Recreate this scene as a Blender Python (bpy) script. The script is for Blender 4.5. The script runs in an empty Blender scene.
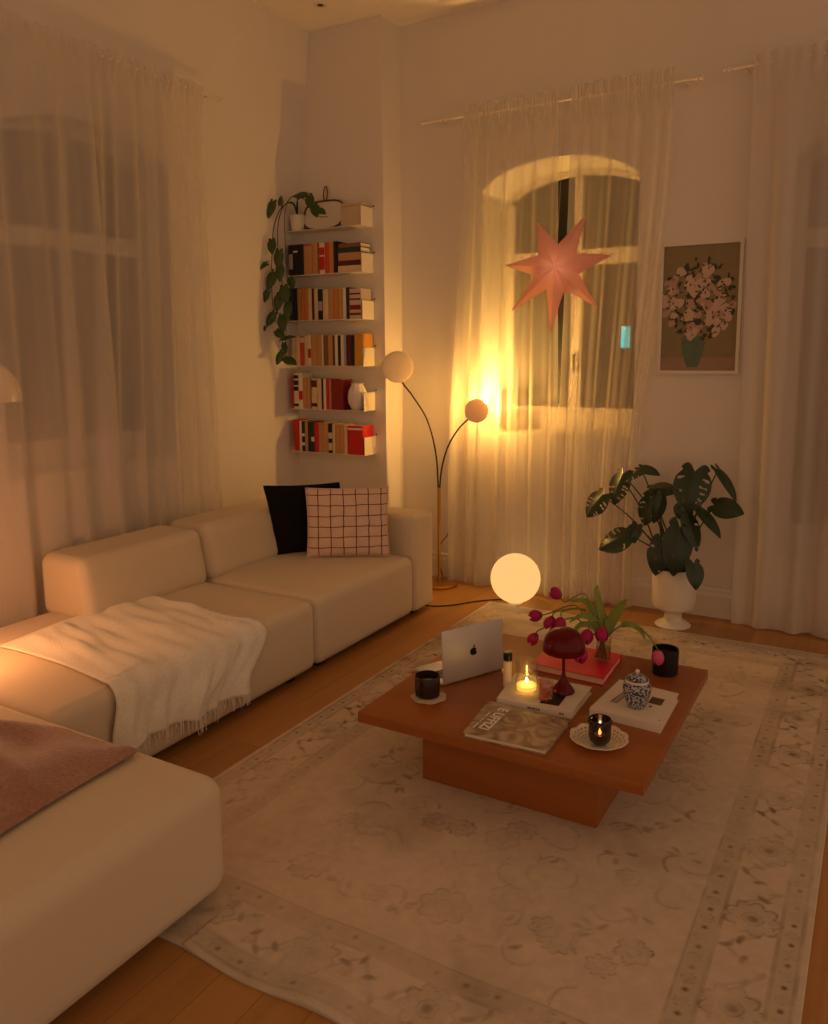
import bpy, bmesh, math, random
import numpy as np
from mathutils import Vector, Matrix, Quaternion

rnd = random.Random(7)
S = bpy.context.scene
COL = S.collection
pi = math.pi
sin, cos = math.sin, math.cos


# ------------------------------------------------------------------ helpers
def lin(c):
    return tuple(((v / 255) / 12.92 if v / 255 <= .04045 else ((v / 255 + .055) / 1.055) ** 2.4) for v in c) + (1,)


def V(*a):
    return Vector(a)


def sm(x):
    x = max(0., min(1., x))
    return x * x * (3 - 2 * x)


class MB:
    """collects faces and links them as ONE mesh object"""

    def __init__(s):
        s.v, s.f = [], []

    def add(s, vs, fs):
        o = len(s.v)
        s.v += [tuple(p) for p in vs]
        s.f += [tuple(i + o for i in f) for f in fs]
        return s

    def box(s, a, b, M=None):
        (x0, y0, z0), (x1, y1, z1) = a, b
        vs = [Vector(p) for p in ((x0, y0, z0), (x1, y0, z0), (x1, y1, z0), (x0, y1, z0), (x0, y0, z1), (x1, y0, z1), (x1, y1, z1), (x0, y1, z1))]
        if M is not None:
            vs = [M @ p for p in vs]
        return s.add(vs, [(0, 3, 2, 1), (4, 5, 6, 7), (0, 1, 5, 4), (1, 2, 6, 5), (2, 3, 7, 6), (3, 0, 4, 7)])

    def rbox(s, a, b, r, seg=4, M=None, fn=None):
        """box with rounded edges"""
        bm = bmesh.new()
        bmesh.ops.create_cube(bm, size=1)
        for v in bm.verts:
            v.co = Vector([(a[i] + b[i]) / 2 + v.co[i] * (b[i] - a[i]) for i in range(3)])
        bmesh.ops.bevel(bm, geom=list(bm.edges), offset=r, segments=seg, profile=.5, affect='EDGES')
        if fn:
            bmesh.ops.subdivide_edges(bm, edges=[e for e in bm.edges if e.calc_length() > .12], cuts=7, use_grid_fill=True)
            for v in bm.verts:
                v.co = Vector(fn(v.co))
        bm.verts.index_update()
        vs = [(M @ v.co if M is not None else v.co.copy()) for v in bm.verts]
        fs = [tuple(v.index for v in f.verts) for f in bm.faces]
        bm.free()
        return s.add(vs, fs)

    def lathe(s, prof, c=(0, 0, 0), axis=(0, 0, 1), n=40, close=True, rf=None):
        """profile of (radius, height) pairs turned about an axis"""
        ax = Vector(axis).normalized()
        q = Vector((0, 0, 1)).rotation_difference(ax)
        c = Vector(c)
        vs, fs = [], []
        for (r, h) in prof:
            for k in range(n):
                t = 2 * pi * k / n
                rr = r * (rf(t, h) if rf else 1)
                vs.append(c + q @ Vector((rr * cos(t), rr * sin(t), h)))
        m = len(prof)
        for i in range(m - 1):
            for k in range(n):
                k2 = (k + 1) % n
                fs.append((i * n + k, i * n + k2, (i + 1) * n + k2, (i + 1) * n + k))
        if close:
            if prof[0][0] > 1e-6:
                fs.append(tuple(range(n - 1, -1, -1)))
            if prof[-1][0] > 1e-6:
                fs.append(tuple((m - 1) * n + k for k in range(n)))
        return s.add(vs, fs)

    def tube(s, pts, r, n=8, smooth=0):
        pts = [Vector(p) for p in pts]
        if smooth:
            pts = spline(pts, smooth)
        m = len(pts)
        rs = r if isinstance(r, (list, tuple)) else [r, r]
        vs, fs = [], []
        t0 = (pts[1] - pts[0]).normalized()
        up = Vector((0, 0, 1)) if abs(t0.z) < .9 else Vector((1, 0, 0))
        nrm = t0.cross(up).normalized()
        for i, p in enumerate(pts):
            t = (pts[min(i + 1, m - 1)] - pts[max(i - 1, 0)])
            t = t.normalized() if t.length > 1e-9 else t0
            nrm = (nrm - t * nrm.dot(t))
            nrm = nrm.normalized() if nrm.length > 1e-6 else t.orthogonal().normalized()
            b = t.cross(nrm)
            f = i / (m - 1) * (len(rs) - 1)
            k = min(int(f), len(rs) - 2)
            rr = rs[k] + (rs[k + 1] - rs[k]) * (f - k)
            for j in range(n):
                a = 2 * pi * j / n
                vs.append(p + nrm * (rr * cos(a)) + b * (rr * sin(a)))
        for i in range(m - 1):
            for j in range(n):
                j2 = (j + 1) % n
                fs.append((i * n + j, i * n + j2, (i + 1) * n + j2, (i + 1) * n + j))
        fs.append(tuple(range(n - 1, -1, -1)))
        fs.append(tuple((m - 1) * n + j for j in range(n)))
        return s.add(vs, fs)

    def grid(s, nu, nv, fn, skip=None):
        vs = [fn(i / nu, j / nv) for j in range(nv + 1) for i in range(nu + 1)]
        fs = []
        for j in range(nv):
            for i in range(nu):
                if skip and skip(i, j):
                    continue
                a = j * (nu + 1) + i
                fs.append((a, a + 1, a + nu + 2, a + nu + 1))
        return s.add(vs, fs)

    def sphere(s, c, r, nu=32, nv=16, sc=(1, 1, 1)):
        prof = [(max(1e-5, r * sin(pi * i / nv)), -r * cos(pi * i / nv)) for i in range(nv + 1)]
        b = MB()
        b.lathe(prof, (0, 0, 0), n=nu, close=False)
        return s.add([(c[0] + p[0] * sc[0], c[1] + p[1] * sc[1], c[2] + p[2] * sc[2]) for p in b.v], b.f)

    def build(s, name, m, parent=None, smooth=True, angle=35):
        off = Vector((0, 0, 0))
        p = parent
        while p is not None:
            off += p.location
            p = p.parent
        me = bpy.data.meshes.new(name)
        me.from_pydata([(a - off.x, b - off.y, c - off.z) for a, b, c in s.v], [], s.f)
        bm = bmesh.new()
        bm.from_mesh(me)
        bmesh.ops.remove_doubles(bm, verts=bm.verts, dist=1e-6)
        bmesh.ops.recalc_face_normals(bm, faces=bm.faces)
        for f in bm.faces:
            f.smooth = smooth
        if smooth:
            for e in bm.edges:
                if len(e.link_faces) == 2 and e.calc_face_angle(0) > math.radians(angle):
                    e.smooth = False
        bm.to_mesh(me)
        bm.free()
        if m:
            me.materials.append(m)
        o = bpy.data.objects.new(name, me)
        COL.objects.link(o)
        if parent is not None:
            o.parent = parent
        return o


def spline(pts, k):
    out = []
    n = len(pts)
    for i in range(n - 1):
        p0, p1, p2, p3 = pts[max(i - 1, 0)], pts[i], pts[i + 1], pts[min(i + 2, n - 1)]
        for j in range(k):
            t = j / k
            out.append(.5 * ((2 * p1) + (p2 - p0) * t + (2 * p0 - 5 * p1 + 4 * p2 - p3) * t * t + (3 * p1 - p0 - 3 * p2 + p3) * t ** 3))
    out.append(pts[-1])
    return out


def thing(name, label, cat, loc, group=None):
    o = bpy.data.objects.new(name, None)
    o.empty_display_size = .05
    COL.objects.link(o)
    o.location = loc
    return tag(o, label, cat, group)


def tag(o, label, cat, group=None, kind=None):
    o['label'] = label
    o['category'] = cat
    if group:
        o['group'] = group
    if kind:
        o['kind'] = kind
    return o


def struct(o):
    o['kind'] = 'structure'
    return o


# ------------------------------------------------------------------ materials
def nodes(name):
    m = bpy.data.materials.new(name)
    m.use_nodes = True
    nt = m.node_tree
    nt.nodes.clear()
    out = nt.nodes.new('ShaderNodeOutputMaterial')
    return m, nt, out


def mat(name, col, rough=.5, metal=0, noise=None, bump=None, emit=None, estr=0, trans=0, ior=1.45, coat=0, spec=.5, alpha=1, sheen=0):
    m, nt, out = nodes(name)
    L = nt.links
    p = nt.nodes.new('ShaderNodeBsdfPrincipled')
    L.new(p.outputs[0], out.inputs[0])
    c = lin(col)
    p.inputs['Base Color'].default_value = c
    p.inputs['Roughness'].default_value = rough
    p.inputs['Metallic'].default_value = metal
    p.inputs['IOR'].default_value = ior
    p.inputs['Transmission Weight'].default_value = trans
    p.inputs['Coat Weight'].default_value = coat
    p.inputs['Specular IOR Level'].default_value = spec
    p.inputs['Alpha'].default_value = alpha
    p.inputs['Sheen Weight'].default_value = sheen
    if emit:
        p.inputs['Emission Color'].default_value = lin(emit)
        p.inputs['Emission Strength'].default_value = estr
    tc = None
    if noise or bump:
        tc = nt.nodes.new('ShaderNodeTexCoord')
    if noise:
        sc, amt = noise
        n = nt.nodes.new('ShaderNodeTexNoise')
        n.inputs['Scale'].default_value = sc
        n.inputs['Detail'].default_value = 6
        L.new(tc.outputs['Object'], n.inputs['Vector'])
        mx = nt.nodes.new('ShaderNodeMix')
        mx.data_type = 'RGBA'
        L.new(n.outputs['Fac'], mx.inputs[0])
        mx.inputs[6].default_value = tuple(v * (1 - amt) for v in c[:3]) + (1,)
        mx.inputs[7].default_value = tuple(min(1, v * (1 + amt)) for v in c[:3]) + (1,)
        L.new(mx.outputs[2], p.inputs['Base Color'])
    if bump:
        sc, st = bump
        n = nt.nodes.new('ShaderNodeTexNoise')
        n.inputs['Scale'].default_value = sc
        n.inputs['Detail'].default_value = 4
        L.new(tc.outputs['Object'], n.inputs['Vector'])
        b = nt.nodes.new('ShaderNodeBump')
        b.inputs['Strength'].default_value = st
        b.inputs['Distance'].default_value = .004
        L.new(n.outputs['Fac'], b.inputs['Height'])
        L.new(b.outputs[0], p.inputs['Normal'])
    return m


def sheer(name, col, transp, transl, weave=900):
    """thin woven cloth: partly see-through, partly scattering light to its far side"""
    m, nt, out = nodes(name)
    L = nt.links
    d = nt.nodes.new('ShaderNodeBsdfDiffuse')
    t = nt.nodes.new('ShaderNodeBsdfTranslucent')
    x = nt.nodes.new('ShaderNodeBsdfTransparent')
    tc = nt.nodes.new('ShaderNodeTexCoord')
    n = nt.nodes.new('ShaderNodeTexNoise')
    n.inputs['Scale'].default_value = weave
    L.new(tc.outputs['Object'], n.inputs['Vector'])
    mx = nt.nodes.new('ShaderNodeMix')
    mx.data_type = 'RGBA'
    c = lin(col)
    L.new(n.outputs['Fac'], mx.inputs[0])
    mx.inputs[6].default_value = tuple(v * .94 for v in c[:3]) + (1,)
    mx.inputs[7].default_value = c
    L.new(mx.outputs[2], d.inputs[0])
    L.new(mx.outputs[2], t.inputs[0])
    m1 = nt.nodes.new('ShaderNodeMixShader')
    m1.inputs[0].default_value = transl
    L.new(d.outputs[0], m1.inputs[1])
    L.new(t.outputs[0], m1.inputs[2])
    m2 = nt.nodes.new('ShaderNodeMixShader')
    if transp > 0:                                   # the weave closes up where the cloth turns edge-on in a fold
        lw = nt.nodes.new('ShaderNodeLayerWeight')
        lw.inputs[0].default_value = .5
        mr = nt.nodes.new('ShaderNodeMapRange')
        mr.inputs[1].default_value = 0
        mr.inputs[2].default_value = .75
        mr.inputs[3].default_value = transp
        mr.inputs[4].default_value = transp * .12
        L.new(lw.outputs['Facing'], mr.inputs[0])
        L.new(mr.outputs[0], m2.inputs[0])
    else:
        m2.inputs[0].default_value = 0
    L.new(m1.outputs[0], m2.inputs[1])
    L.new(x.outputs[0], m2.inputs[2])
    L.new(m2.outputs[0], out.inputs[0])
    return m


def glass_thin(name, col=(255, 255, 255), refl=.1, rough=.03):
    m, nt, out = nodes(name)
    L = nt.links
    x = nt.nodes.new('ShaderNodeBsdfTransparent')
    x.inputs[0].default_value = lin(col)
    g = nt.nodes.new('ShaderNodeBsdfGlossy')
    g.inputs['Roughness'].default_value = rough
    f = nt.nodes.new('ShaderNodeLayerWeight')
    f.inputs[0].default_value = .35
    mp = nt.nodes.new('ShaderNodeMapRange')
    mp.inputs[3].default_value = refl
    mp.inputs[4].default_value = min(1, refl + .40)
    L.new(f.outputs['Facing'], mp.inputs[0])
    mx = nt.nodes.new('ShaderNodeMixShader')
    L.new(mp.outputs[0], mx.inputs[0])
    L.new(x.outputs[0], mx.inputs[1])
    L.new(g.outputs[0], mx.inputs[2])
    L.new(mx.outputs[0], out.inputs[0])
    return m


def wood(name, c1, c2, scale, rough, axis='Y', planks=None):
    m, nt, out = nodes(name)
    L = nt.links
    p = nt.nodes.new('ShaderNodeBsdfPrincipled')
    L.new(p.outputs[0], out.inputs[0])
    p.inputs['Roughness'].default_value = rough
    tc = nt.nodes.new('ShaderNodeTexCoord')
    mp = nt.nodes.new('ShaderNodeMapping')
    mp.inputs['Scale'].default_value = {'X': (scale * .06, scale, scale), 'Y': (scale, scale * .06, scale)}[axis]
    L.new(tc.outputs['Object'], mp.inputs[0])
    n = nt.nodes.new('ShaderNodeTexNoise')
    n.inputs['Scale'].default_value = 1
    n.inputs['Detail'].default_value = 8
    n.inputs['Distortion'].default_value = .6
    L.new(mp.outputs[0], n.inputs['Vector'])
    mx = nt.nodes.new('ShaderNodeMix')
    mx.data_type = 'RGBA'
    mx.inputs[6].default_value = lin(c1)
    mx.inputs[7].default_value = lin(c2)
    L.new(n.outputs['Fac'], mx.inputs[0])
    res = mx.outputs[2]
    if planks:
        br = nt.nodes.new('ShaderNodeTexBrick')
        mp2 = nt.nodes.new('ShaderNodeMapping')
        mp2.inputs['Rotation'].default_value = (0, 0, pi / 2)
        L.new(tc.outputs['Object'], mp2.inputs[0])
        L.new(mp2.outputs[0], br.inputs['Vector'])
        br.inputs['Scale'].default_value = 1
        br.inputs['Brick Width'].default_value = planks[1]
        br.inputs['Row Height'].default_value = planks[0]
        br.inputs['Mortar Size'].default_value = .0015
        br.inputs['Color1'].default_value = (1, 1, 1, 1)
        br.inputs['Color2'].default_value = (.82, .82, .82, 1)
        br.inputs['Mortar'].default_value = (.55, .55, .55, 1)
        m3 = nt.nodes.new('ShaderNodeMix')
        m3.data_type = 'RGBA'
        m3.blend_type = 'MULTIPLY'
        m3.inputs[0].default_value = 1
        L.new(res, m3.inputs[6])
        L.new(br.outputs['Color'], m3.inputs[7])
        res = m3.outputs[2]
    L.new(res, p.inputs['Base Color'])
    return m


def glow(name, col, strength):
    m, nt, out = nodes(name)
    e = nt.nodes.new('ShaderNodeEmission')
    e.inputs[0].default_value = lin(col)
    e.inputs[1].default_value = strength
    nt.links.new(e.outputs[0], out.inputs[0])
    return m


M = {}
M['wall'] = mat('wall_plaster', (226, 218, 208), .9, noise=(3, .03), bump=(60, .08))
M['ceiling'] = mat('ceiling_plaster', (240, 232, 220), .9, noise=(2, .02))
M['floor'] = wood('oak_floor', (152, 104, 52), (198, 146, 82), 16, .42, 'Y', planks=(.14, 1.6))
M['trim'] = mat('painted_trim', (226, 219, 208), .5, noise=(4, .02))
M['frame_white'] = mat('window_paint', (222, 214, 200), .45, noise=(6, .03))
M['night'] = mat('night_facade', (34, 30, 28), .9, noise=(5, .3))
M['pane'] = glass_thin('window_glass', (235, 235, 235), .03, .45)
M['curtain'] = sheer('sheer_voile', (240, 232, 218), .62, .50)
M['curtain_b'] = sheer('sheer_voile_side', (234, 226, 214), .42, .32)
M['curtain_d'] = sheer('linen_voile', (230, 220, 210), .33, .26)
M['rod'] = mat('rod_white_metal', (228, 218, 204), .35, 0, noise=(40, .05))
M['dark_metal'] = mat('dark_metal', (60, 48, 38), .4, .8, noise=(40, .1))
M['boucle'] = mat('cream_upholstery', (214, 198, 172), .95, noise=(220, .06), bump=(420, .35), sheen=.15)
M['foot'] = mat('black_foot', (22, 20, 18), .6, noise=(30, .1))
M['throw_w'] = mat('white_mohair', (238, 231, 216), 1, noise=(110, .16), bump=(160, .9), sheen=.4)
M['throw_p'] = mat('dusty_pink_fleece', (160, 116, 94), 1, noise=(75, .45), bump=(110, 1), sheen=.5)
M['black_cloth'] = mat('black_cotton', (20, 18, 18), .95, noise=(200, .2), bump=(400, .2), spec=.2)
M['table'] = wood('cherry_table', (134, 74, 26), (170, 100, 42), 9, .34, 'X')
M['alu'] = mat('brushed_aluminium', (206, 202, 196), .42, .45, noise=(90, .03))
M['alu_dark'] = mat('polished_emblem', (28, 26, 25), .15, .6, noise=(90, .03))
M['keys'] = mat('black_keys', (25, 25, 26), .6, noise=(50, .1))
M['screen'] = mat('lit_screen', (20, 20, 22), .2, emit=(255, 226, 190), estr=1.3, noise=(10, .05))
M['mug'] = mat('dark_stoneware', (46, 26, 16), .35, noise=(60, .2))
M['coffee'] = mat('black_coffee', (18, 9, 5), .1, noise=(20, .1))
M['doily'] = mat('crochet_cotton', (205, 182, 158), .95, noise=(200, .15), bump=(400, .5))
M['cream_plastic'] = mat('cream_bottle', (232, 214, 180), .4, noise=(30, .03))
M['black_plastic'] = mat('black_plastic', (16, 15, 15), .3, noise=(30, .1))
M['glass'] = glass_thin('clear_glass', (253, 250, 244), .05, .10)
M['pinkglass'] = glass_thin('pink_ribbed_glass', (248, 214, 200), .14, .12)
M['smoke'] = glass_thin('smoked_glass', (130, 106, 86), .05, .1)
M['water'] = glass_thin('water', (240, 225, 190), .05)
M['wax'] = mat('candle_wax', (250, 226, 165), .5, emit=(255, 190, 80), estr=1.4, noise=(20, .05))
M['flame'] = glow('candle_flame', (255, 205, 120), 40)
M['flame_small'] = glow('tealight_flame', (255, 215, 150), 60)
M['wick'] = mat('wick', (30, 22, 18), .9, noise=(40, .1))
M['tin'] = mat('tealight_tin', (190, 180, 165), .35, .9, noise=(30, .05))
M['red_gloss'] = mat('oxblood_lacquer', (96, 4, 10), .16, spec=.28, noise=(20, .04))
M['bookwhite'] = mat('white_book_cover', (222, 212, 196), .5, noise=(14, .04))
M['pages'] = mat('book_pages', (226, 211, 182), .85, noise=(240, .08))
M['bookred'] = mat('red_book_cover', (228, 8, 62), .38, noise=(14, .05))
M['ink'] = mat('black_ink', (26, 23, 22), .6, noise=(20, .1))
M['white_ink'] = mat('white_print', (240, 234, 222), .6, noise=(20, .03))
M['picture_brown'] = mat('brown_print', (92, 68, 44), .6, noise=(90, .5))
M['petal'] = mat('magenta_petal', (168, 16, 92), .5, noise=(60, .25), spec=.4)
M['petal_pink'] = mat('pink_petal', (206, 84, 124), .5, noise=(60, .25))
M['stem'] = mat('tulip_stem', (104, 122, 52), .5, noise=(30, .15))
M['tulip_leaf'] = mat('tulip_leaf', (128, 142, 58), .5, noise=(40, .2))
M['monstera'] = mat('monstera_leaf', (34, 56, 30), .35, noise=(14, .3), coat=.15)
M['monstera_stem'] = mat('monstera_stem', (70, 78, 40), .5, noise=(30, .2))
M['pothos'] = mat('pothos_leaf', (56, 78, 34), .4, noise=(20, .35))
M['vine'] = mat('vine_stem', (62, 58, 30), .6, noise=(40, .2))
M['soil'] = mat('potting_soil', (40, 28, 20), 1, noise=(60, .5), bump=(80, 1))
M['ceramic'] = mat('white_ceramic', (228, 220, 206), .35, noise=(8, .02))
M['pierced'] = mat('ivory_porcelain', (232, 218, 194), .28, noise=(30, .04))
M['brass'] = mat('brushed_brass', (200, 150, 78), .28, .95, noise=(60, .06))
M['lampshade'] = sheer('opal_lamp_dish', (240, 218, 190), 0, .10, 40)
M['bulb'] = glow('warm_bulb', (255, 190, 94), 1300)
M['bulb_dim'] = glow('warm_bulb_dim', (255, 196, 100), .8)
M['globe'] = glow('opal_globe_glow', (255, 196, 118), 1.05)
M['opal'] = mat('opal_lamp_dome', (225, 205, 180), .12, coat=.5, noise=(8, .02), emit=(255, 170, 100), estr=.05)
M['cord'] = mat('dark_cord', (42, 28, 20), .6, noise=(40, .1))
M['cord_light'] = mat('clear_cord', (190, 160, 110), .5, noise=(40, .1))
M['shelf'] = mat('white_powder_coat', (232, 222, 202), .45, noise=(20, .02))
M['rattan'] = mat('brown_rattan', (92, 58, 30), .6, noise=(60, .3))
M['mirror'] = mat('mirror_glass', (225, 215, 200), .06, 1., noise=(2, .02))
M['teal_neon'] = glow('cyan_sign', (70, 235, 220), 1.5)
M['paperstar'] = sheer('folded_paper', (246, 204, 188), 0, .45, 60)
M['star_bulb'] = glow('star_bulb', (255, 190, 150), 6)
M['sill_fill'] = glow('sill_fill_glow', (255, 196, 100), 1200)
M['cyan_box'] = mat('sign_case', (40, 44, 46), .5, noise=(20, .1))

# ------------------------------------------------------------------ room shell
H_C = 3.73
XL = [(0, -3.735), (2.45, -3.70), (3.06, -3.625), (H_C, -3.53)]     # the old wall leans in towards the ceiling


def wall_x(z):
    for (z0, x0), (z1, x1) in zip(XL, XL[1:]):
        if z <= z1:
            return x0 + (x1 - x0) * (z - z0) / (z1 - z0)
    return XL[-1][1]


def arch_wall(name, s0, s1, holes, mp, m):
    """wall between s0 and s1 with arched holes (a, b, sill, spring, rise)"""
    brk = {s0, s1}
    for a, b, sl, sp, ri in holes:
        for k in range(25):
            brk.add(a + (b - a) * k / 24)
    k = s0
    while k < s1:
        brk.add(k)
        k += .5
    brk = sorted(brk)
    b_ = MB()

    def arch(h, s):
        a, b, sl, sp, ri = h
        u = (2 * s - a - b) / (b - a)
        return sp + ri * math.sqrt(max(0, 1 - u * u * .92)) - ri * math.sqrt(.08)

    def strip(p, q, lo, hi):
        n = 8
        for i in range(n):
            t0, t1 = i / n, (i + 1) / n
            b_.add([mp(p, lo[0] + (hi[0] - lo[0]) * t0), mp(q, lo[1] + (hi[1] - lo[1]) * t0), mp(q, lo[1] + (hi[1] - lo[1]) * t1), mp(p, lo[0] + (hi[0] - lo[0]) * t1)], [(0, 1, 2, 3)])
    for p, q in zip(brk, brk[1:]):
        mid = (p + q) / 2
        h = next((h for h in holes if h[0] < mid < h[1]), None)
        if h:
            if h[2] > 0:
                strip(p, q, (0, 0), (h[2], h[2]))
            strip(p, q, (arch(h, p), arch(h, q)), (H_C, H_C))
        else:
            strip(p, q, (0, 0), (H_C, H_C))
    rv = MB()
    for h in holes:
        a, b, sl, sp, ri = h
        out = [(a, sl), (b, sl), (b, arch(h, b))] + [(b + (a - b) * k / 24, arch(h, b + (a - b) * k / 24)) for k in range(1, 24)] + [(a, arch(h, a))]
        for (p, z), (q, w) in zip(out, out[1:] + out[:1]):
            e0, e1 = Vector(mp(p, z)), Vector(mp(q, w))
            dv = Vector(mp(0, 0, True))
            b_.add([e0, e1, e1 + dv, e0 + dv], [(0, 1, 2, 3)])
    return struct(b_.build(name, m, smooth=True, angle=20))


YB = 5.0
W1 = (-2.36, -1.335, 1.05, 2.60, .235)
W3 = (-.50, .62, .42, 2.60, .235)


def mp_back(s, z, d=False):
    return (0, .48, 0) if d else (s, YB, z)


def mp_left(s, z, d=False):
    return (-.40, 0, 0) if d else (wall_x(z), s, z)


W2 = (2.46, 3.56, .98, 2.62, .22)
arch_wall('wall_back', -3.75, 2.2, [W1, W3], mp_back, M['wall'])
arch_wall('wall_left', -1.2, 5.0, [W2], mp_left, M['wall'])
# pillar beside the window that carries the shelves
b = MB()
n = 20
for i in range(n):
    z0, z1 = H_C * i / n, H_C * (i + 1) / n
    b.add([(wall_x(z0), 4.768, z0), (-2.968, 4.768, z0), (-2.968, 4.768, z1), (wall_x(z1), 4.768, z1)], [(0, 1, 2, 3)])
    b.add([(-2.968, 4.768, z0), (-2.968, 5.0, z0), (-2.968, 5.0, z1), (-2.968, 4.768, z1)], [(0, 1, 2, 3)])
struct(b.build('wall_pillar', M['wall'], smooth=False))
b = MB()
b.box((-3.8, -1.2, -.05), (2.2, 5.5, 0))
struct(b.build('floor', M['floor'], smooth=False))
b = MB()
b.box((-3.8, -1.2, H_C), (2.2, 5.5, H_C + .05))
struct(b.build('ceiling', M['ceiling'], smooth=False))
b = MB()
prof = [(0, 0), (.02, 0), (.02, .13), (.014, .15), (.014, .165), (.006, .175), (0, .175)]
vs, fs = [], []
for x in (-2.967, -.50):
    vs += [(x, YB - .0005 - p, z) for p, z in prof]
k = len(prof)
fs = [(i, (i + 1) % k, k + (i + 1) % k, k + i) for i in range(k)] + [tuple(range(k)), tuple(range(k, 2 * k))]
b.add(vs, fs)
struct(b.build('baseboard_back', M['trim'], smooth=False))
b = MB()
vs = []
for y in (-1.2, 4.767):
    vs += [(wall_x(0) + .003 + p, y, z) for p, z in prof]
b.add(vs, fs)
struct(b.build('baseboard_left', M['trim'], smooth=False))

# the dark street outside, a closed well behind the windows
b = MB()
x0, x1, y0, y1, z0, z1 = -4.2, 2.3, 5.485, 6.8, -.05, 4.6
b.add([(x0, y0, z0), (x1, y0, z0), (x1, y1, z0), (x0, y1, z0), (x0, y0, z1), (x1, y0, z1), (x1, y1, z1), (x0, y1, z1)],
      [(0, 1, 2, 3), (4, 5, 6, 7), (1, 2, 6, 5), (2, 3, 7, 6), (3, 0, 4, 7)])
struct(b.build('wall_outside_back', M['night'], smooth=False))
b = MB()
x0, x1, y0, y1 = -5.4, -4.14, -1.3, 5.45
b.add([(x0, y0, z0), (x1, y0, z0), (x1, y1, z0), (x0, y1, z0), (x0, y0, z1), (x1, y0, z1), (x1, y1, z1), (x0, y1, z1)],
      [(0, 1, 2, 3), (4, 5, 6, 7), (0, 1, 5, 4), (2, 3, 7, 6), (3, 0, 4, 7)])
struct(b.build('wall_outside_left', M['night'], smooth=False))


def window(name, hole, T, trans, mull=True):
    """arched casement seen at the back of its reveal; T maps (along, depth, z) to the room"""
    a, b_, sl, sp, ri = hole

    def arch(s, ins=0):
        u = (2 * s - a - b_) / (b_ - a)
        return sp + ri * math.sqrt(max(0, 1 - u * u * .92)) - ri * math.sqrt(.08) - ins
    fr = MB()

    def bar(s0, s1, z0, z1, d0=.0, d1=.05):
        pts = [T(s, d, z) for z in (z0, z1) for d in (d0, d1) for s in (s0, s1)]
        fr.add(pts, [(0, 1, 3, 2), (4, 6, 7, 5), (0, 4, 5, 1), (2, 3, 7, 6), (0, 2, 6, 4), (1, 5, 7, 3)])
    w = .055
    e = .002
    bar(a + e, a + w, sl + e, sp - .02)
    bar(b_ - w, b_ - e, sl + e, sp - .02)
    bar(a + w, b_ - w, sl + e, sl + .15)
    bar(a + w, b_ - w, trans - .05, trans + .05)
    c = (a + b_) / 2
    bar(c - .04, c + .04, sl + .15, trans - .05)
    bar(c - .025, c + .025, trans + .05, arch(c) - .05)
    N = 24
    for k in range(N):
        s0, s1 = a + e + (b_ - a - 2 * e) * k / N, a + e + (b_ - a - 2 * e) * (k + 1) / N
        p = [T(s, d, z) for (s, z) in ((s0, arch(s0) - .003), (s1, arch(s1) - .003), (s1, arch(s1) - .04), (s0, arch(s0) - .04)) for d in (0, .05)]
        fr.add(p, [(0, 2, 4, 6), (1, 7, 5, 3), (0, 1, 3, 2), (4, 5, 7, 6), (0, 6, 7, 1), (2, 3, 5, 4)])
    root = fr.build(name, M['frame_white'], smooth=False)
    struct(root)
    for nm, s0, s1, lo, hi in (('pane', a + w, c - .04, sl + .15, trans - .05), ('pane', c + .04, b_ - w, sl + .15, trans - .05)):
        g = MB()
        pts = [T(s, d, z) for z in (lo, hi) for d in (.022, .028) for s in (s0, s1)]
        g.add(pts, [(0, 1, 3, 2), (4, 6, 7, 5), (0, 4, 5, 1), (2, 3, 7, 6), (0, 2, 6, 4), (1, 5, 7, 3)])
        g.build(nm, M['pane'], root, smooth=False)
    g = MB()
    for k in range(N):
        s0, s1 = a + w + (b_ - a - 2 * w) * k / N, a + w + (b_ - a - 2 * w) * (k + 1) / N
        g.add([T(s0, .025, trans + .05), T(s1, .025, trans + .05), T(s1, .025, arch(s1) - .04), T(s0, .025, arch(s0) - .04)], [(0, 1, 2, 3)])
    g.build('fanlight_pane', M['pane'], root, smooth=False)
    return root


w1 = window('window_1', W1, lambda s, d, z: (s, YB + .41 + d, z), 2.20)
window('window_2', W2, lambda s, d, z: (wall_x(z) - .20 - d, s, z), 2.20)
window('window_3', W3, lambda s, d, z: (s, YB + .20 + d, z), 2.20)
# handle of the arched casement
b = MB()
b.tube([(-1.85, YB + .402, 1.55), (-1.85, YB + .385, 1.55)], .012)
b.tube([(-1.85, YB + .385, 1.56), (-1.85, YB + .385, 1.44)], .009)
b.build('window_handle', M['dark_metal'], w1)

# lit sign across the street
t = thing('street_sign', 'small glowing cyan sign outside, seen through the sheer curtain at right of the star', 'sign', (-1.84, 6.62, 1.6))
MB().box((-1.89, 6.60, 1.58), (-1.79, 6.66, 1.79)).build('case', M['cyan_box'], t, smooth=False)
MB().box((-1.875, 6.59, 1.60), (-1.805, 6.5995, 1.77)).build('lit_face', M['teal_neon'], t, smooth=False)

# uplight added on the sill, behind the sheer, to brighten the window arch
sl = thing('added_sill_uplight', 'added cup uplight on the window sill behind the sheer curtain, beside the floor lamp dish', 'lamp', (-2.20, 5.15, 1.05))
MB().lathe([(.0001, 0), (.045, 0), (.047, .004), (.040, .014), (.030, .03), (.052, .15), (.050, .152), (.040, .10), (.0001, .095)], (-2.20, 5.15, 1.0505), n=40, close=False).build('cup', M['brass'], sl)
MB().lathe([(.0001, .118), (.030, .117), (.036, .112), (.0001, .105)], (-2.20, 5.15, 1.0505), n=36, close=False).build('lens', M['sill_fill'], sl)

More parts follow.
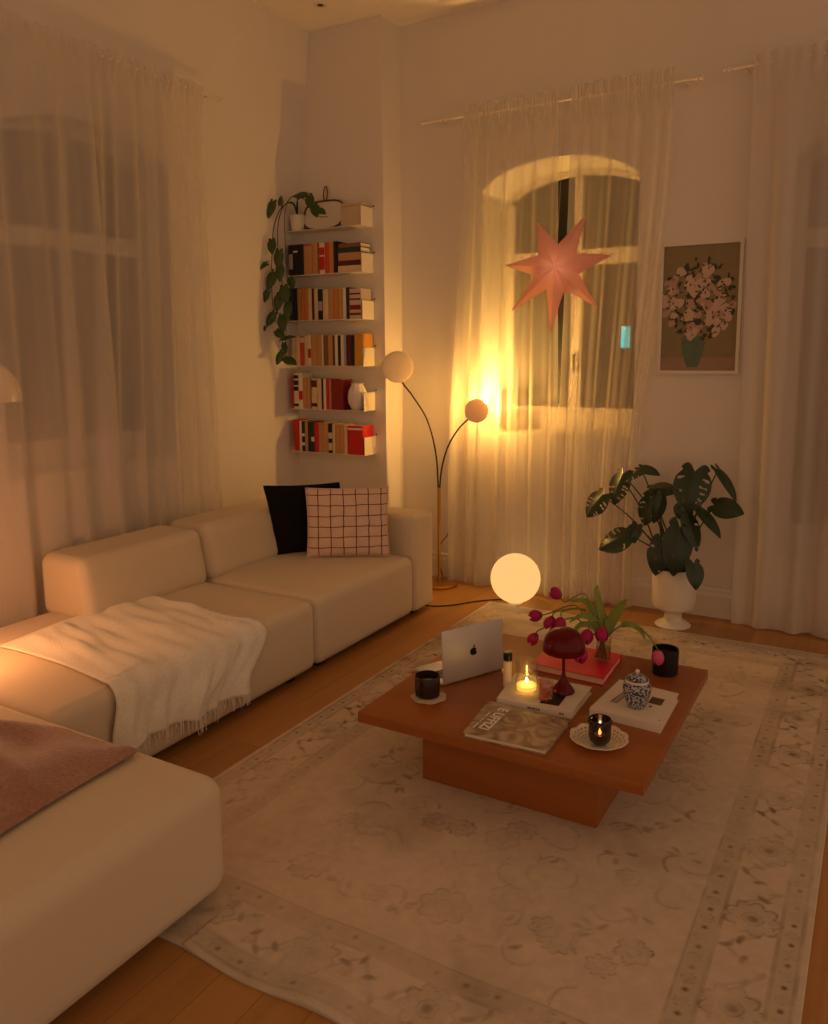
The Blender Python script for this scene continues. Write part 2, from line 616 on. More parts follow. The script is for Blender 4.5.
# recessed ceiling spot
t = thing('ceiling_spot', 'small recessed spotlight in the ceiling corner above the bookshelves', 'ceiling light', (-3.21, 4.445, H_C))
MB().lathe([(.02, -.001), (.042, -.001), (.042, -.006), (.036, -.009), (.022, -.004)], (-3.21, 4.445, H_C), n=28, close=False).build('ring', M['trim'], t)
MB().lathe([(.0, -.0035), (.021, -.0035)], (-3.21, 4.445, H_C), n=24, close=False).build('lens', M['dark_metal'], t)


# ------------------------------------------------------------------ curtains
def curtain(label, axis, plane, a0, b0, a1, b1, ztop, folds, amp, seed, m, zrod=3.06, sag=0., name='sheer_curtain', wave=None):
    """gathered cloth: a0..b0 at the rod, a1..b1 at the hem; axis 'x' hangs on the back wall, 'y' on the left wall"""
    r = random.Random(seed)
    ph = [r.uniform(0, 6.28) for _ in range(6)]
    fr = [folds, folds * .53, folds * 1.63, folds * 2.6]
    nu, nv = int(folds * 18), 54

    def fn(u, v):
        z = .012 + (ztop - .012) * v
        h = 1 - v                                            # 0 at the top
        k = sm(h * 1.15)
        uw = u + .012 * sin(ph[4] + 9 * u + 2.2 * h) * k + .006 * sin(ph[5] + 23 * u - 3 * h) * k
        s = (a0 + (a1 - a0) * k) * (1 - uw) + (b0 + (b1 - b0) * k) * uw
        hd = sm((z - (zrod - .10)) / .06)                    # header zone: tight little pleats
        soft = (.55 * sin(2 * pi * fr[0] * uw + ph[0] + .5 * h) + .45 * sin(2 * pi * fr[1] * uw + ph[1] - .8 * h) + .22 * sin(2 * pi * fr[2] * uw + ph[2] + 1.1 * h))
        soft = math.copysign(abs(soft) ** .8, soft)
        tight = .5 * sin(2 * pi * fr[3] * uw + ph[3]) + .35 * sin(2 * pi * fr[2] * 1.2 * uw + ph[2])
        o = amp * (.35 + .65 * k) * soft * (1 - hd) + amp * .40 * tight * hd
        o += .016 * hd
        o += .5 * amp * sm((.12 - z) / .12) * sin(2 * pi * folds * .7 * u + ph[5])
        if axis == 'x':
            return (s, plane - o, z + .006 * sin(37 * u + ph[1]) * v)
        return (plane + o, s, z + .006 * sin(37 * u + ph[1]) * v)
    b = MB()
    b.grid(nu, nv, fn)
    o = b.build(name, m, angle=180)
    tag(o, label, 'curtain', 'sheer white curtains')
    return o


curtain('left panel of the sheer curtain on the arched window behind the floor lamp', 'x', 4.885, -2.43, -1.800, -2.53, -1.785, 3.115, 6.2, .030, 3, M['curtain'])
curtain('right panel of the sheer curtain on the arched window beside the framed picture', 'x', 4.885, -1.725, -1.13, -1.772, -1.29, 3.13, 6.0, .030, 11, M['curtain'])
curtain('long white curtain at the far right edge beyond the monstera', 'x', 4.875, -.715, .75, -.70, .74, 3.13, 9, .034, 21, M['curtain_d'])
curtain('sheer curtain panel on the left wall, the one nearer the bookshelves', 'y', -3.505, 2.90, 3.68, 2.78, 3.74, 3.10, 7, .034, 31, M['curtain_b'])
curtain('sheer curtain panel at the left edge, behind the domed lamp', 'y', -3.455, 1.25, 2.87, 1.2, 2.93, 3.08, 10, .034, 42, M['curtain_b'])


def rod(label, p, q, wall, brackets):
    p, q = Vector(p), Vector(q)
    t = thing('curtain_rod', label, 'curtain rod', p)
    MB().tube([p, q], .008, 12).build('rod', M['rod'], t)
    d = (q - p).normalized()
    for e, s in ((p, -1), (q, 1)):
        MB().lathe([(.0001, 0), (.011, .002), (.013, .012), (.006, .020), (.014, .034), (.010, .046), (.0001, .05)], e, d * s, 16).build('finial', M['rod'], t)
    for s in brackets:
        c = p + d * s
        w = Vector(wall(c))
        MB().tube([c, w], .004, 8).lathe([(.010, 0), (.010, .004)], w, (c - w).normalized(), 16).build('bracket', M['rod'], t)


rod('thin curtain rod above the arched window, left end bare over the floor lamp', (-2.70, 4.885, 3.06), (-1.02, 4.885, 3.06), lambda c: (c.x, YB - .001, c.z + .004), (.09, .82, 1.62))
rod('thin curtain rod at the upper right, its tip showing left of the long curtain', (-.83, 4.875, 3.075), (.85, 4.875, 3.075), lambda c: (c.x, YB - .001, c.z + .004), (.07, 1.60))
rod('curtain rod on the left wall above the sofa', (-3.50, .9, 3.06), (-3.50, 3.79, 3.06), lambda c: (wall_x(3.06) + .001, c.y, c.z), (.1, 1.97, 2.84))

# ------------------------------------------------------------------ sofa
XB, XF = -3.40, -2.372
sofa = thing('sofa', 'cream upholstered modular sofa with low back along the left curtain wall', 'sofa', (-2.9, 3.0, 0))


def crown(x0, x1, y0, y1, zt, k):
    def fn(c):
        if c.z > zt - .03:
            u = (c.x - x0) / (x1 - x0) * 2 - 1
            v = (c.y - y0) / (y1 - y0) * 2 - 1
            return (c.x, c.y, c.z + k * max(0, 1 - u ** 4) * max(0, 1 - v ** 4))
        return c
    return fn


SZ = .382
MB().rbox((XB, 3.144, .03), (XF, 4.112, SZ), .048, 6, fn=crown(XB, XF, 3.144, 4.112, SZ, .02)).build('seat', M['boucle'], sofa, angle=180)
MB().rbox((XB, 1.655, .03), (XF, 3.138, SZ), .048, 6, fn=crown(XB, XF, 1.655, 3.138, SZ, .014)).build('seat', M['boucle'], sofa, angle=180)


def lean(c, x1=-3.06, z1=.65):
    # front face of the back leans away from the sitter
    k = sm((c.z - .36) / .35)
    return (c.x - .05 * k * (c.x - XB) / .34, c.y, c.z)


MB().rbox((XB - .02, 2.365, SZ - .02), (-3.06, 3.134, .668), .058, 7, fn=lean).build('backrest', M['boucle'], sofa, angle=180)
MB().rbox((XB - .02, 3.146, SZ - .02), (-3.06, 4.345, .680), .070, 7, fn=lean).build('backrest', M['boucle'], sofa, angle=180)
MB().rbox((XB, 4.117, .03), (XF, 4.352, .620), .032, 6, fn=lambda c: c).build('armrest', M['boucle'], sofa, angle=180)
for x in (XB + .1, XF - .09):
    for y in (1.75, 3.0, 3.25, 4.22):
        MB().box((x - .03, y - .03, 0), (x + .03, y + .03, .034)).build('foot', M['foot'], sofa, smooth=False)
ott = thing('ottoman', 'cream upholstered chaise block in the near left corner with a pink throw on it', 'ottoman', (-2.5, 1.1, 0))
MB().rbox((XB, .25, .035), (-1.578, 1.650, SZ + .010), .062, 7, fn=crown(XB, -1.578, .25, 1.650, SZ, .016)).build('seat', M['boucle'], ott, angle=180)
for x in (XB + .1, -1.72):
    for y in (.36, 1.50):
        MB().box((x - .03, y - .03, .0085 if x > -2 and y > 1.4 else 0), (x + .03, y + .03, .04)).build('foot', M['foot'], ott, smooth=False)

# ------------------------------------------------------------------ throws
wt = thing('throw_blanket', 'fluffy white throw with fringe draped over the sofa seat', 'throw', (-2.7, 2.3, .40))
r1 = random.Random(5)
phw = [r1.uniform(0, 6.28) for _ in range(8)]


def throw_white(u, v, hem=False):
    """u: across (near the ottoman 0 -> towards the far end 1); v: from the sofa back (0) over the front edge to the hem (1)"""
    yl = 1.95 - .05 * v
    yr = 2.71 - .05 * v + .07 * math.exp(-((v - .76) / .09) ** 2) - .07 * sm((v - .8) / .2) + .008 * sin(25 * v)
    y = yl + (yr - yl) * u + .014 * sin(7 * u + 5 * v)
    drop = .175 + .045 * u + .012 * sin(11 * u + 1)
    top = .70
    rr = .055
    L = top + rr * pi / 2 + drop
    s = v * L
    fold = (.010 * sin(2 * pi * (2.2 * u + .5 * v) + phw[0]) + .007 * sin(2 * pi * (4.7 * u - .9 * v) + phw[1]) + .004 * sin(2 * pi * (9 * u + 2 * v) + phw[2]) + .005 * sin(2 * pi * (1.2 * u + 3 * v) + phw[3]))
    z0 = SZ + .006
    x0 = XF + .008 - rr - top
    if s < top:
        bump = sm(s / .08)
        ux = (x0 + s - XB) / (XF - XB) * 2 - 1
        vy = (y - 1.655) / 1.483 * 2 - 1
        return (x0 + s + .02 * sin(5 * u + 2), y, z0 + .014 * max(0, 1 - ux ** 4) * max(0, 1 - vy ** 4) + (fold * .65 + .010) * bump * min(1, .25 + 5 * u))
    if s < top + rr * pi / 2:
        a = (s - top) / rr
        return (x0 + top + (rr + fold * .6 + .008) * sin(a), y, z0 - rr + (rr + fold * .6 + .008) * cos(a))
    d = s - top - rr * pi / 2
    k = sm(d / .1)
    return (x0 + top + rr + .010 + fold * (.7 + .8 * k) + .008 * k, y + .02 * k * (u - .5), z0 - rr - d)


b = MB()
b.grid(70, 80, throw_white)
cl = b.build('cloth', M['throw_w'], wt, angle=180)
md = cl.modifiers.new('thick', 'SOLIDIFY')
md.thickness = .008
md.offset = 1
fb = MB()
for k in range(78):
    u = (k + .5 + rnd.uniform(-.3, .3)) / 78
    p = Vector(throw_white(u, .985)) + Vector((.004, 0, 0))
    l = rnd.uniform(.045, .085)
    q = p + Vector((rnd.uniform(0, .006), rnd.uniform(-.018, .018), -l))
    fb.tube([p, (p + q) / 2 + Vector((.003, rnd.uniform(-.004, .004), 0)), q], [.0025, .002, .0012], 5)
fb.build('fringe', M['throw_w'], wt)
fb = MB()
for k in range(34):
    v = .42 + .36 * k / 34
    p = Vector(throw_white(1, v)) + Vector((0, -.004, .003))
    l = rnd.uniform(.02, .04)
    if v < .62:
        q = p + Vector((rnd.uniform(-.01, .01), l, -.002))
    else:
        q = p + Vector((.006, l * .6, -l * .7))
    fb.tube([p, q], [.0025, .0012], 5)
fr_ = fb.build('fringe', M['throw_w'], wt)

pt = thing('throw_blanket', 'dusty pink fleece throw folded over the near left chaise', 'throw', (-2.3, 1.3, .40))


def throw_pink(u, v, lift=0):
    # u: towards +x (0..1), v: towards +y (0..1)
    x = -3.0 + 1.116 * u + .13 * (1 - v) * u + .012 * sin(6 * v + 1) - .05 * (1 - v) * u * 0
    yfar = 1.36 + .23 * sm((u - .35) / .4) + .02 * sin(14 * u)
    y = .55 + (yfar - .55) * v - .02 * sm((u - .8) / .2) * v
    f = .022 * sin(7 * u + 12 * v) + .014 * sin(15 * u - 9 * v + 2) + .007 * sin(29 * u + 17 * v) + .006 * sin(31 * v + 5 * u)
    # a raised soft fold running diagonally near the far edge
    d = (v - .74 + .22 * (u - .6))
    f += .040 * math.exp(-(d / .045) ** 2) + .016 * math.exp(-((v - .50 - .3 * (u - .5)) / .05) ** 2)
    e = min(1, 12 * min(u, 1 - u, v, 1 - v))
    return (x, y, SZ + .030 + .004 + max(.004, f * .8 + .026) * (e ** .5))


b = MB()
b.grid(70, 60, throw_pink)
b.grid(70, 60, lambda u, v: (throw_pink(u, v)[0], throw_pink(u, v)[1], SZ + .030 + .002))
b.build('cloth', M['throw_p'], pt, angle=180)


# ------------------------------------------------------------------ cushions
def cushion(label, a, b_, tilt, h, thick, m, name='throw_pillow', shear=0):
    a, b_ = Vector(a), Vector(b_)
    dx = (b_ - a).normalized()
    w = (b_ - a).length
    nb = Vector((-dx.y, dx.x, 0)).normalized()
    up = (Vector((0, 0, h)) + nb * tilt + dx * shear)
    hh = up.length
    up.normalize()
    nf = dx.cross(up).normalized()
    root = thing(name, label, 'cushion', (a + b_) / 2)
    vs = MB()

    def side(sg):
        def fn(u, v):
            p, q = u * 2 - 1, v * 2 - 1
            pinch = 1 - .045 * (1 - abs(q) ** 2) * abs(p) ** 3 - 0
            pinq = 1 - .045 * (1 - abs(p) ** 2) * abs(q) ** 3
            bulge = ((1 - abs(p) ** 2.6) * (1 - abs(q) ** 2.6)) ** .55
            wr = .006 * sin(11 * p + 5 * q) * (1 - p * p) * (1 - q * q) + .004 * sin(17 * q - 9 * p) * (1 - p * p) * (1 - q * q)
            c = a + dx * (w * (.5 + .5 * p * pinch)) + up * (hh * (.5 + .5 * q * pinq))
            return c + nf * (sg * (thick * .5 * bulge + wr * (bulge > .02)))
        return fn
    vs.grid(34, 34, side(1))
    vs.grid(34, 34, side(-1))
    o = vs.build('cover', m, root, angle=180)
    # dense piping round the seam
    s = MB()
    per = [side(0)(k / 20, 0) for k in range(20)] + [side(0)(1, k / 20) for k in range(20)] + [side(0)(1 - k / 20, 1) for k in range(20)] + [side(0)(0, 1 - k / 20) for k in range(21)]
    s.tube(per, .003, 6)
    s.build('seam', m, root)
    return root, dx, up, nf, a, w, hh


m, nt, out = nodes('grid_cotton')
p_ = nt.nodes.new('ShaderNodeBsdfPrincipled')
p_.inputs['Roughness'].default_value = .95
nt.links.new(p_.outputs[0], out.inputs[0])
tcn = nt.nodes.new('ShaderNodeUVMap')
sep = nt.nodes.new('ShaderNodeSeparateXYZ')
nz = nt.nodes.new('ShaderNodeTexNoise')
nz.inputs['Scale'].default_value = 5
mxv = nt.nodes.new('ShaderNodeMix')
mxv.data_type = 'VECTOR'
mxv.inputs[0].default_value = .03
nt.links.new(tcn.outputs[0], mxv.inputs[4])
nt.links.new(tcn.outputs[0], nz.inputs['Vector'])
nt.links.new(nz.outputs['Color'], mxv.inputs[5])
nt.links.new(mxv.outputs[1], sep.inputs[0])


def mth(op, a, b=None):
    x = nt.nodes.new('ShaderNodeMath')
    x.operation = op
    for i, q in enumerate((a, b)):
        if q is None:
            continue
        if isinstance(q, (int, float)):
            x.inputs[i].default_value = q
        else:
            nt.links.new(q, x.inputs[i])
    return x.outputs[0]


ls = []
for k in (0, 1):
    ls.append(mth('LESS_THAN', mth('FRACT', mth('MULTIPLY', sep.outputs[k], 6.8)), .075))
ln = mth('MAXIMUM', ls[0], ls[1])
mx = nt.nodes.new('ShaderNodeMix')
mx.data_type = 'RGBA'
nt.links.new(ln, mx.inputs[0])
mx.inputs[6].default_value = lin((220, 190, 168))
mx.inputs[7].default_value = lin((84, 24, 30))
nt.links.new(mx.outputs[2], p_.inputs['Base Color'])
M['gridcloth'] = m

cushion('black square cushion leaning on the sofa back behind the checked one', (-3.070, 3.690, .405), (-2.745, 4.000, .405), .03, .41, .09, M['black_cloth'], shear=-.065)
cr = cushion('pale pink cushion with a dark red grid pattern against the sofa arm', (-2.868, 3.716, .405), (-2.474, 3.994, .402), .035, .405, .11, M['gridcloth'])
cv = next(o for o in cr[0].children if o.name.startswith('cover'))
uvl = cv.data.uv_layers.new(name='UVMap')
for lp in cv.data.loops:
    q = cv.data.vertices[lp.vertex_index].co + cr[0].location - cr[4]
    uvl.data[lp.index].uv = (q.dot(cr[1]) / cr[5], q.dot(cr[2]) / cr[6])

# ------------------------------------------------------------------ rug (pattern woven into its colour)
RX0, RX1, RY0, RY1 = -2.107, -.08, 1.415, 4.605
st = .0062
nx, ny = int((RX1 - RX0) / st), int((RY1 - RY0) / st)
gx, gy = np.meshgrid(np.linspace(0, RX1 - RX0, nx + 1), np.linspace(0, RY1 - RY0, ny + 1))
WR, LR = RX1 - RX0, RY1 - RY0
rs = np.random.RandomState(4)


def fnoise(scale, seed, oct_=4):
    rr = np.random.RandomState(seed)
    outn = np.zeros_like(gx)
    amp = 1
    tot = 0
    for o in range(oct_):
        k = int(max(LR, WR) * scale * 2 ** o) + 3
        g = rr.rand(k, k)
        fx, fy = gx / WR * (k - 2) * WR / LR, gy / LR * (k - 2)
        ix, iy = fx.astype(int), fy.astype(int)
        tx, ty = fx - ix, fy - iy
        tx, ty = tx * tx * (3 - 2 * tx), ty * ty * (3 - 2 * ty)
        outn += amp * ((g[iy, ix] * (1 - tx) + g[iy, ix + 1] * tx) * (1 - ty) + (g[iy + 1, ix] * (1 - tx) + g[iy + 1, ix + 1] * tx) * ty)
        tot += amp
        amp *= .55
    return outn / tot


ink = np.zeros_like(gx)         # brownish-olive pattern strength
tone = np.zeros_like(gx)        # pale wash
redk = np.zeros_like(gx)
dE = np.minimum(np.minimum(gx, WR - gx), np.minimum(gy, LR - gy))


def band(lo, hi, amt, arr):
    arr[(dE > lo) & (dE < hi)] += amt


band(.0, .012, .12, tone)
band(.022, .072, .42, tone)
band(.232, .292, .42, tone)
for e in (.022, .072, .232, .292, .080, .225):
    ink[np.abs(dE - e) < .0035] = np.maximum(ink[np.abs(dE - e) < .0035], .32)


def stamp(cx, cy, R, fn, arr, amt):
    x0, x1 = int(max(0, (cx - R) / st)), int(min(nx, (cx + R) / st)) + 1
    y0, y1 = int(max(0, (cy - R) / st)), int(min(ny, (cy + R) / st)) + 1
    if x1 <= x0 or y1 <= y0:
        return
    X, Y = gx[y0:y1, x0:x1] - cx, gy[y0:y1, x0:x1] - cy
    a = fn(X, Y) * amt
    arr[y0:y1, x0:x1] = np.maximum(arr[y0:y1, x0:x1], a)


def rosette(R, n, rot):
    def fn(X, Y):
        r, t = np.hypot(X, Y) / R, np.arctan2(Y, X) + rot
        edge = .72 + .26 * np.abs(np.cos(n * t / 2))
        o = np.clip(1 - np.abs(r - edge) / .10, 0, 1)
        c = np.clip(1 - np.abs(r - .34) / .09, 0, 1) * .8
        sp = np.clip(1 - np.abs(np.sin(n * t / 2)) / .22, 0, 1) * ((r > .34) & (r < edge)) * .55
        return np.maximum(np.maximum(o, c), np.maximum(sp, .22 * (r < edge)))
    return fn


def leafm(R, rot, asp=.42):
    def fn(X, Y):
        u = (X * math.cos(rot) + Y * math.sin(rot)) / R
        v = (-X * math.sin(rot) + Y * math.cos(rot)) / (R * asp)
        v = v - .5 * u * u
        return np.clip(1.5 - 1.5 * (u * u + v * v), 0, 1)
    return fn


def vine(pts, wd, amt):
    for (xa, ya), (xb, yb) in zip(pts, pts[1:]):
        k = max(2, int(math.hypot(xb - xa, yb - ya) / st))
        for i in range(k):
            t = i / k
            stamp(xa + (xb - xa) * t, ya + (yb - ya) * t, wd * 1.6, lambda X, Y: np.clip(1.6 - np.hypot(X, Y) / wd, 0, 1), ink, amt)


# dots in the guard bands
for d0 in (.047, .262):
    for x in np.arange(d0, WR - d0 + .01, .085):
        for y in (d0, LR - d0):
            stamp(x, y, .012, lambda X, Y: np.clip(1.7 - np.hypot(X, Y) / .006, 0, 1), ink, .8)
            stamp(x + .042, y, .03, rosette(.020, 4, .4), ink, .35)
    for y in np.arange(d0, LR - d0 + .01, .085):
        for x in (d0, WR - d0):
            stamp(x, y, .012, lambda X, Y: np.clip(1.7 - np.hypot(X, Y) / .006, 0, 1), ink, .8)
            stamp(x, y + .042, .03, rosette(.020, 4, .4), ink, .35)
# main border: palmettes joined by a waving vine
bd = .152


def border_pts():
    pts = []
    for x in np.arange(bd, WR - bd, .36):
        pts.append((x, bd, 0))
        pts.append((x, LR - bd, 0))
    for y in np.arange(bd, LR - bd, .36):
        pts.append((bd, y, 1))
        pts.append((WR - bd, y, 1))
    return pts


for i, (x, y, o) in enumerate(border_pts()):
    stamp(x, y, .085, rosette(.078, 9, rs.rand() * 6), ink, .62)
    stamp(x, y, .03, lambda X, Y: np.clip(1.5 - np.hypot(X, Y) / .018, 0, 1), ink, .6)
    dx, dy = (1, 0) if o == 0 else (0, 1)
    px, py = (0, 1) if o == 0 else (1, 0)
    for s in (.10, .14, .18, .22, .26):
        sg = math.sin((s - .09) / .18 * pi * 2) * .05
        xx, yy = x + dx * s + px * sg, y + dy * s + py * sg
        stamp(xx, yy, .035, leafm(.026, rs.rand() * 6), ink, .5 + .3 * rs.rand())
    vine([(x + dx * s + px * math.sin((s - .09) / .18 * pi * 2) * .045, y + dy * s + py * math.sin((s - .09) / .18 * pi * 2) * .045) for s in np.arange(.07, .30, .02)], .0045, .35)
# field
k = 0
for y in np.arange(.35, LR - .3, .125):
    for x in np.arange(.35, WR - .3, .125):
        k += 1
        xx, yy = x + rs.uniform(-.05, .05), y + rs.uniform(-.05, .05)
        if min(xx, WR - xx, yy, LR - yy) < .37:
            continue
        q = rs.rand()
        if q < .24:
            R = rs.uniform(.04, .085)
            stamp(xx, yy, R, rosette(R * .95, rs.randint(6, 11), rs.rand() * 6), ink, rs.uniform(.45, .75))
        elif q < .45:
            for j in range(rs.randint(3, 6)):
                a_ = rs.rand() * 6.28
                stamp(xx + .035 * math.cos(a_), yy + .035 * math.sin(a_), .03, leafm(.024, a_ + rs.uniform(-.6, .6)), ink, rs.uniform(.25, .5))
        elif q < .70:
            stamp(xx, yy, .05, leafm(rs.uniform(.018, .034), rs.rand() * 6), ink, rs.uniform(.25, .55))
        a_ = rs.rand() * 6.28
        pts = []
        cx, cy = xx, yy
        for j in range(9):
            pts.append((cx, cy))
            a_ += rs.uniform(.05, .55)
            cx += .018 * math.cos(a_)
            cy += .018 * math.sin(a_)
        if q > .3:
            vine(pts, .0042, rs.uniform(.28, .5))
for x, y in ((.55, .12), (.42, .20), (.85, .14), (1.5, .10)):
    stamp(x + .14, y, .03, rosette(.02, 5, 0), redk, .9)
wear = fnoise(1.6, 9)
wear2 = fnoise(7, 12, 3)
fib = fnoise(40, 3, 2)
brk = fnoise(16, 77, 2)
ink *= np.clip(.55 + 2.0 * (brk - .32), .3, 1.2)
ink *= np.clip(.45 + 2.2 * (wear - .36), .3, 1.15) * np.clip(.55 + 1.2 * (wear2 - .2), 0, 1.15)
ink = np.clip(ink + .22 * np.clip(fnoise(3.5, 31) - .54, 0, 1) * 5 * (.4 + brk), 0, 1)
base = np.array([.62, .515, .40])
washc = np.array([.42, .335, .235])
inkc = np.array([.20, .135, .078])
redc = np.array([.42, .10, .05])
C_ = base * (1 + .10 * (wear2[..., None] - .5)) * (1 + .16 * (fib[..., None] - .5))
C_ = C_ + (washc - C_) * (tone * (.5 + .7 * wear))[..., None]
C_ = C_ + (inkc - C_) * (np.clip(ink * 1.15, 0, 1))[..., None]
C_ = C_ + (redc - C_) * np.clip(redk, 0, 1)[..., None] * .6
# soft ripples at the near edge
zz = .0075 + .0006 * fib
rp = np.exp(-(gy / .16) ** 2)
edge_y = .008 * np.sin(gx * 13 + 1.0) * np.exp(-(gy / .3) ** 2)
zz = zz + .010 * rp * np.clip(np.sin(gx * 13 + 1.4), 0, 1) * (gx > .55)
vx, vy = RX0 + gx, RY0 + gy + edge_y
top = np.stack([vx, vy, zz], -1).reshape(-1, 3)
nvt = len(top)
idx = np.arange(nvt).reshape(ny + 1, nx + 1)
quads = np.stack([idx[:-1, :-1], idx[:-1, 1:], idx[1:, 1:], idx[1:, :-1]], -1).reshape(-1, 4)
per = np.concatenate([idx[0, :], idx[1:, -1], idx[-1, -2::-1], idx[-2:0:-1, 0]])
low = top[per].copy()
low[:, 2] = .0006
vl = np.arange(len(per)) + nvt
pn, vn = np.roll(per, -1), np.roll(vl, -1)
side = np.stack([per, vl, vn, pn], -1)
allv = np.concatenate([top, low])
allq = np.concatenate([quads, side])
me = bpy.data.meshes.new('rug')
me.vertices.add(len(allv))
me.vertices.foreach_set('co', allv.astype(np.float32).ravel())
me.loops.add(allq.size)
me.loops.foreach_set('vertex_index', allq.astype(np.int32).ravel())
me.polygons.add(len(allq))
me.polygons.foreach_set('loop_start', (np.arange(len(allq)) * 4).astype(np.int32))
me.polygons.foreach_set('loop_total', np.full(len(allq), 4, np.int32))
me.update(calc_edges=True)
at = me.color_attributes.new('weave', 'FLOAT_COLOR', 'POINT')
cc = np.ones((len(allv), 4), np.float32)
cc[:nvt, :3] = np.clip(C_, 0, 1).reshape(-1, 3)
cc[nvt:, :3] = washc
at.data.foreach_set('color', cc.ravel())
rug = bpy.data.objects.new('area_rug', me)
COL.objects.link(rug)
tag(rug, 'large faded beige rug with floral border under the coffee table', 'rug')
m, nt, out = nodes('woven_rug')
p_ = nt.nodes.new('ShaderNodeBsdfPrincipled')
p_.inputs['Roughness'].default_value = 1
p_.inputs['Specular IOR Level'].default_value = .1
nt.links.new(p_.outputs[0], out.inputs[0])
ca = nt.nodes.new('ShaderNodeVertexColor')
ca.layer_name = 'weave'
tcn = nt.nodes.new('ShaderNodeTexCoord')
nz = nt.nodes.new('ShaderNodeTexNoise')
nz.inputs['Scale'].default_value = 260
nt.links.new(tcn.outputs['Object'], nz.inputs['Vector'])
mr = nt.nodes.new('ShaderNodeMapRange')
mr.inputs[3].default_value = .86
mr.inputs[4].default_value = 1.14
nt.links.new(nz.outputs['Fac'], mr.inputs[0])
mx = nt.nodes.new('ShaderNodeMix')
mx.data_type = 'RGBA'
mx.blend_type = 'MULTIPLY'
mx.inputs[0].default_value = 1
nt.links.new(ca.outputs[0], mx.inputs[6])
nt.links.new(mr.outputs[0], mx.inputs[7])
nt.links.new(mx.outputs[2], p_.inputs['Base Color'])
bp = nt.nodes.new('ShaderNodeBump')
bp.inputs['Strength'].default_value = .4
bp.inputs['Distance'].default_value = .003
nt.links.new(nz.outputs['Fac'], bp.inputs['Height'])
nt.links.new(bp.outputs[0], p_.inputs['Normal'])
me.materials.append(m)

# ------------------------------------------------------------------ coffee table
TZ = .30
tb = thing('coffee_table', 'low square reddish wood coffee table on a block base', 'table', (-1.075, 2.84, 0))
MB().rbox((-1.592, 2.335, TZ - .040), (-.557, 3.352, TZ), .003, 2).build('tabletop', M['table'], tb)
MB().rbox((-1.415, 2.50, .0085), (-.748, 3.18, TZ - .0405), .003, 2).build('base', M['table'], tb)

# ------------------------------------------------------------------ things on the table
e_ = .0006


def ry(pts):            # closes a hollow vessel profile
    return pts


# crocheted coaster and mug
cm = (-1.432, 2.572)
b = MB()
for rr, zz_ in ((.052, .0042),):
    b.lathe([(.0001, 0), (rr, 0), (rr + .012, .001), (rr + .014, .003), (rr + .008, zz_), (.0001, zz_)], (cm[0] + .008, cm[1] - .005, TZ + e_), n=64, close=False,
            rf=lambda t, h: 1 + .10 * abs(cos(3.5 * t)) - .05)
o = b.build('coaster', M['doily'])
tag(o, 'scalloped crochet coaster under the dark mug', 'coaster')
mug = thing('mug', 'dark brown mug of coffee on a crochet coaster', 'mug', (cm[0], cm[1], TZ + .006))
zb = TZ + .0055
MB().lathe([(.0001, 0), (.038, 0), (.046, .004), (.0475, .02), (.0475, .078), (.046, .081), (.043, .079), (.042, .012), (.0001, .008)], (cm[0], cm[1], zb), n=40, close=False).build('body', M['mug'], mug)
MB().lathe([(.0001, 0), (.0418, 0)], (cm[0], cm[1], zb + .064), n=36, close=False).build('coffee', M['coffee'], mug)
d = Vector((-.05, -1, 0)).normalized()
MB().tube([Vector((cm[0], cm[1], zb + h)) + d * r for r, h in ((.045, .066), (.064, .066), (.073, .056), (.074, .040), (.066, .024), (.045, .018))], .0052, 8, 6).build('handle', M['mug'], mug)

# laptop: the lid's back faces the room
hl, hr = Vector((-1.420, 2.678, 0)), Vector((-1.284, 2.946, 0))
dx = (hr - hl).normalized()
nb = Vector((-dx.y, dx.x, 0))                      # towards its keyboard
LW = (hr - hl).length
Mb = Matrix(((dx.x, nb.x, 0, hl.x), (dx.y, nb.y, 0, hl.y), (0, 0, 1, TZ), (0, 0, 0, 1)))
lap = thing('laptop', 'open silver laptop seen from behind at the left of the table', 'laptop', (hl.x, hl.y, TZ))
MB().rbox((0, .006, .002), (LW, .206, .0125), .004, 3, M=Mb).build('deck', M['alu'], lap)
kb = MB()
for r_ in range(5):
    for c_ in range(13):
        kb.box((.025 + c_ * .0195, .03 + r_ * .019, .0126), (.041 + c_ * .0195, .045 + r_ * .019, .0136), M=Mb)
kb.build('keyboard', M['keys'], lap, smooth=False)
MB().box((.10, .135, .0126), (.205, .198, .0130), M=Mb).build('trackpad', M['alu'], lap, smooth=False)
for q in ((.02, .02), (LW - .02, .02), (.02, .19), (LW - .02, .19)):
    MB().lathe([(.006, .0004), (.006, .0022)], Mb @ Vector((q[0], q[1], 0)), n=12).build('foot', M['keys'], lap)
tilt = math.radians(3)                              # a hair past upright
Ml = Mb @ Matrix.Translation((0, .002, .010)) @ Matrix.Rotation(-tilt, 4, 'X')
lid = MB().rbox((0, -.0025, .0), (LW, .0035, .209), .0028, 3, M=Ml).build('lid', M['alu'], lap)
MB().box((.006, .0036, .012), (LW - .006, .0044, .203), M=Ml).build('screen', M['screen'], lap, smooth=False)
